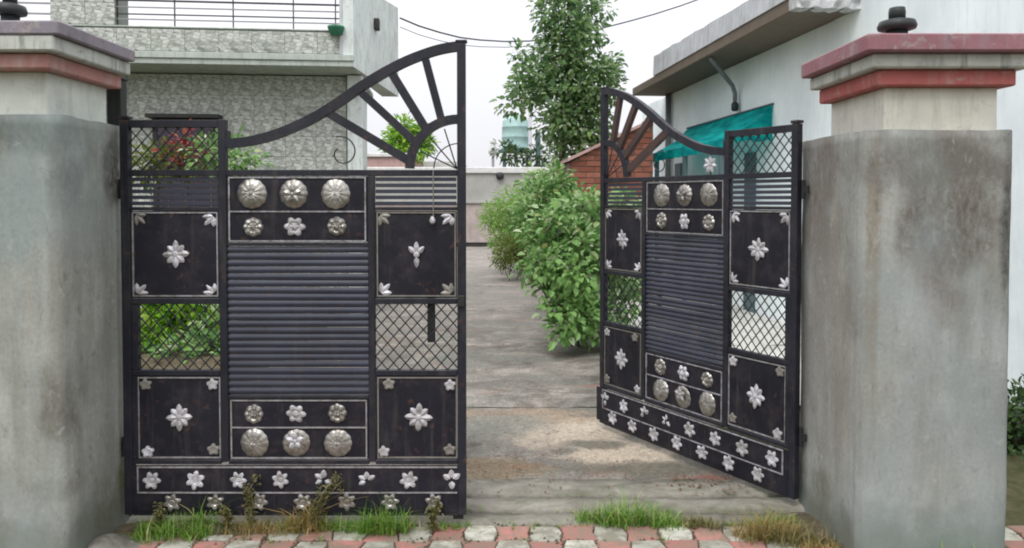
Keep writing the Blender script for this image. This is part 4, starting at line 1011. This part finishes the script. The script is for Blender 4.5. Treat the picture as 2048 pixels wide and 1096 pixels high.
tuft('short grass along the threshold edge left of centre', gX(455, 3.36), gX(560, 3.36), 3.36, 3.39, .08, 160, M['weed'])
tuft('sparse grass between the left leaf foot and the centre tuft', gX(840, 3.38), gX(930, 3.38), 3.36, 3.39, .06, 90, M['grass'])
tuft('low grass right of the centre tuft on the apron', gX(1360, 3.42), gX(1440, 3.42), 3.38, 3.42, .06, 420, M['weed'])
tuft('mixed short green grass right of the ochre weed clump under the left leaf', gX(560, 3.35), gX(720, 3.35), 3.345, 3.385, .10, 420, M['grass'], clump=10)
tuft('thin yellowing grass before the fourth flower of the left leaf', gX(440, 3.32), gX(575, 3.32), 3.30, 3.36, .09, 330, M['straw'], clump=9, wd=.0035)
tuft('ragged low grass where the apron meets the soil left of the right pillar', gX(1500, 3.42), gX(1620, 3.42), 3.36, 3.46, .07, 300, M['grass'], clump=9)
tuft('long thin stray grass among the dry clump by the right pillar', gX(1500, 3.25), gX(1660, 3.25), 3.18, 3.26, .13, 260, M['weed'], clump=9, wd=.0035)
def weed(label, u, Y, hgt, lean, seed):
    random.seed(seed)
    root = thing('weed', label, 'weed', (gX(u, Y), Y, GZ-.012)); m = MB(); lf = MB()
    for k in range(4):
        a = lean+U(-.25, .25); h_ = hgt*U(.6, 1.05)
        pts = [Vector((h_*a*f*f+.01*k*U(-1, 1), U(-.01, .01), h_*f)) for f in (0, .25, .5, .75, 1)]
        m.tube(pts, [.0035, .003, .0026, .002, .001], 5)
        for j in range(26):
            f = U(.1, 1); p = Vector((h_*a*f*f, 0, h_*f)); d = Vector((U(-1, 1), U(-1, .6), U(-.1, .9)))
            leafgeo(lf, p, d, Vector((0, 0, 1)), U(.018, .045)*(1.15-f*.5), U(.007, .013))
        for j in range(16):
            p = pts[-1]+Vector((U(-.012, .012), U(-.01, .01), U(-.05, .01))); leafgeo(lf, p, rv(), Vector((0, 0, 1)), .014, .008)
    m.build('stems', M['weed'], root, True, fixn=False); kind(put('leaves', lf.mesh('leaves', M['weed']), root), 'stuff')
weed('thin seeding weed in front of the third flower of the left kick plate', 498, 3.35, .24, .05, 3)
weed('leaning leafy weed crossing the fifth flower of the left kick plate', 625, 3.34, .27, .35, 5)
weed('small wiry weed before the second lower flower of the left kick plate', 455, 3.34, .13, -.2, 9)
weed('brownish weed in front of the last lower flower of the left kick plate', 862, 3.35, .15, .2, 12)
weed('small pale flowering weed at the hinge foot of the left leaf', 312, 3.33, .13, .0, 15)
random.seed(21)

# mounds and debris
def mound(name, c, r, h_, mat, seed, label=None, cat=None):
    m = MB(); n, k = 28, 9; vs = [(0, 0, h_)]; fs = []
    for i in range(1, k+1):
        for j in range(n):
            a = 2*pi*j/n; f = i/k; rr = f*(1+.25*noise.noise((cos(a)*1.5+seed, sin(a)*1.5, 0)))
            x, y = cos(a)*r[0]*rr, sin(a)*r[1]*rr
            vs.append((x, y, h_*(cos(f*pi)*.5+.5)+.35*h_*noise.noise((x*9+seed, y*9, 1))*(1-f) - (.03 if i == k else 0)))
    for j in range(n): fs.append((0, 1+j, 1+(j+1) % n))
    for i in range(k-1):
        for j in range(n): fs.append((1+i*n+j, 1+(i+1)*n+j, 1+(i+1)*n+(j+1) % n, 1+i*n+(j+1) % n))
    o = m.add(vs, fs).build(name, mat, None, True, loc=c)
    if label: tag(o, label, cat)
    else: kind(o, 'structure')
    return o
mound('soil_mound', (1.40, 3.38, GZ-.015), (.24, .22, 0), .03, M['dirt'], 2)
mound('soil_mound', (1.62, 2.98, GZ-.015), (.5, .12, 0), .035, M['dirt'], 5)
mound('soil_mound', (-1.5, 3.36, GZ-.015), (.45, .085, 0), .045, M['dirt'], 7)
mound('mortar_lump', (-1.73, 3.16, GZ-.03), (.20, .22, 0), .07, M['rubble'], 9, 'rough pale lump of mortar at the foot of the left pillar', 'rubble')
m = MB()
for i in range(420):
    k = R()
    if k < .35: x, y = random.gauss(1.02, .16), random.gauss(3.85, .08)
    elif k < .7: x, y = random.gauss(.1, .35), random.gauss(4.05, .2)
    else: x, y = U(-.5, 1.1), U(3.45, 6.5)
    L_ = U(.006, .022); leafgeo(m, Vector((x, y, GZ+.022)), Vector((U(-1, 1), U(-1, 1), U(-.1, .1))), Vector((0, 0, 1)), L_, L_*.6)
kind(put('leaf_litter', m.mesh('leaf_litter', M['litter'])), 'stuff')

m = MB()                                                # soil crumbs, moss and sprouts in the paver joints
for i in range(2600):
    c = random.randint(-15, 15); rr_ = random.randint(0, 3)
    if R() < .5: x, y = c*PW+.005+PW/2+random.gauss(0, .007), 3.345-U(0, .5)
    else: x, y = U(-2.1, 2.1), 3.408-rr_*PD+random.gauss(0, .012)
    if noise.noise((x*2.5, y*2.5, 3)) < -.12: continue
    q = U(.003, .010); p = Vector((x, y, GZ-.016))
    m.add([p+Vector((-q, -q*.8, 0)), p+Vector((q, -q*.7, 0)), p+Vector((q*.3, q, 0)), p+Vector((0, 0, q*.9))], [(0, 1, 3), (1, 2, 3), (2, 0, 3)])
kind(put('joint_soil', m.mesh('joint_soil', M['dirt'])), 'stuff')
m = MB()
for i in range(260):
    x = U(-1.75, 1.5); y = random.choice((3.40, 3.40, 3.258, 3.70, 3.55, 3.38))+random.gauss(0, .012)
    if noise.noise((x*3, 7, 1)) < -.05: continue
    for k in range(random.randint(3, 9)):
        a = U(0, 2*pi); blade(m, Vector((x+U(-.012, .012), y+U(-.008, .008), GZ-.02)), Vector((cos(a), sin(a), 0)), U(.012, .05), U(.002, .005), U(.2, 1.2))
kind(put('joint_sprouts', m.mesh('joint_sprouts', M['grass'])), 'stuff')

GROUPS = {'gate_leaf': 'two leaves of the open gate', 'gate_pillar': 'pillars either side of the gate', 'lamp_base': 'lamp bases on the pillar caps', 'grass_tuft': 'grass tufts along the gate threshold',
          'weed': 'weeds in front of the left gate leaf', 'vent_pipe': 'pipes beside the water tank', 'far_house': 'houses far behind the left gate leaf', 'overhead_cable': 'cables across the sky',
          'bed_plant': 'plants of the garden bed', 'bed_shrub': 'plants of the garden bed'}
for o in list(COL.objects):
    b_ = o.name.split('.')[0]
    if o.parent is None and b_ in GROUPS: o['group'] = GROUPS[b_]
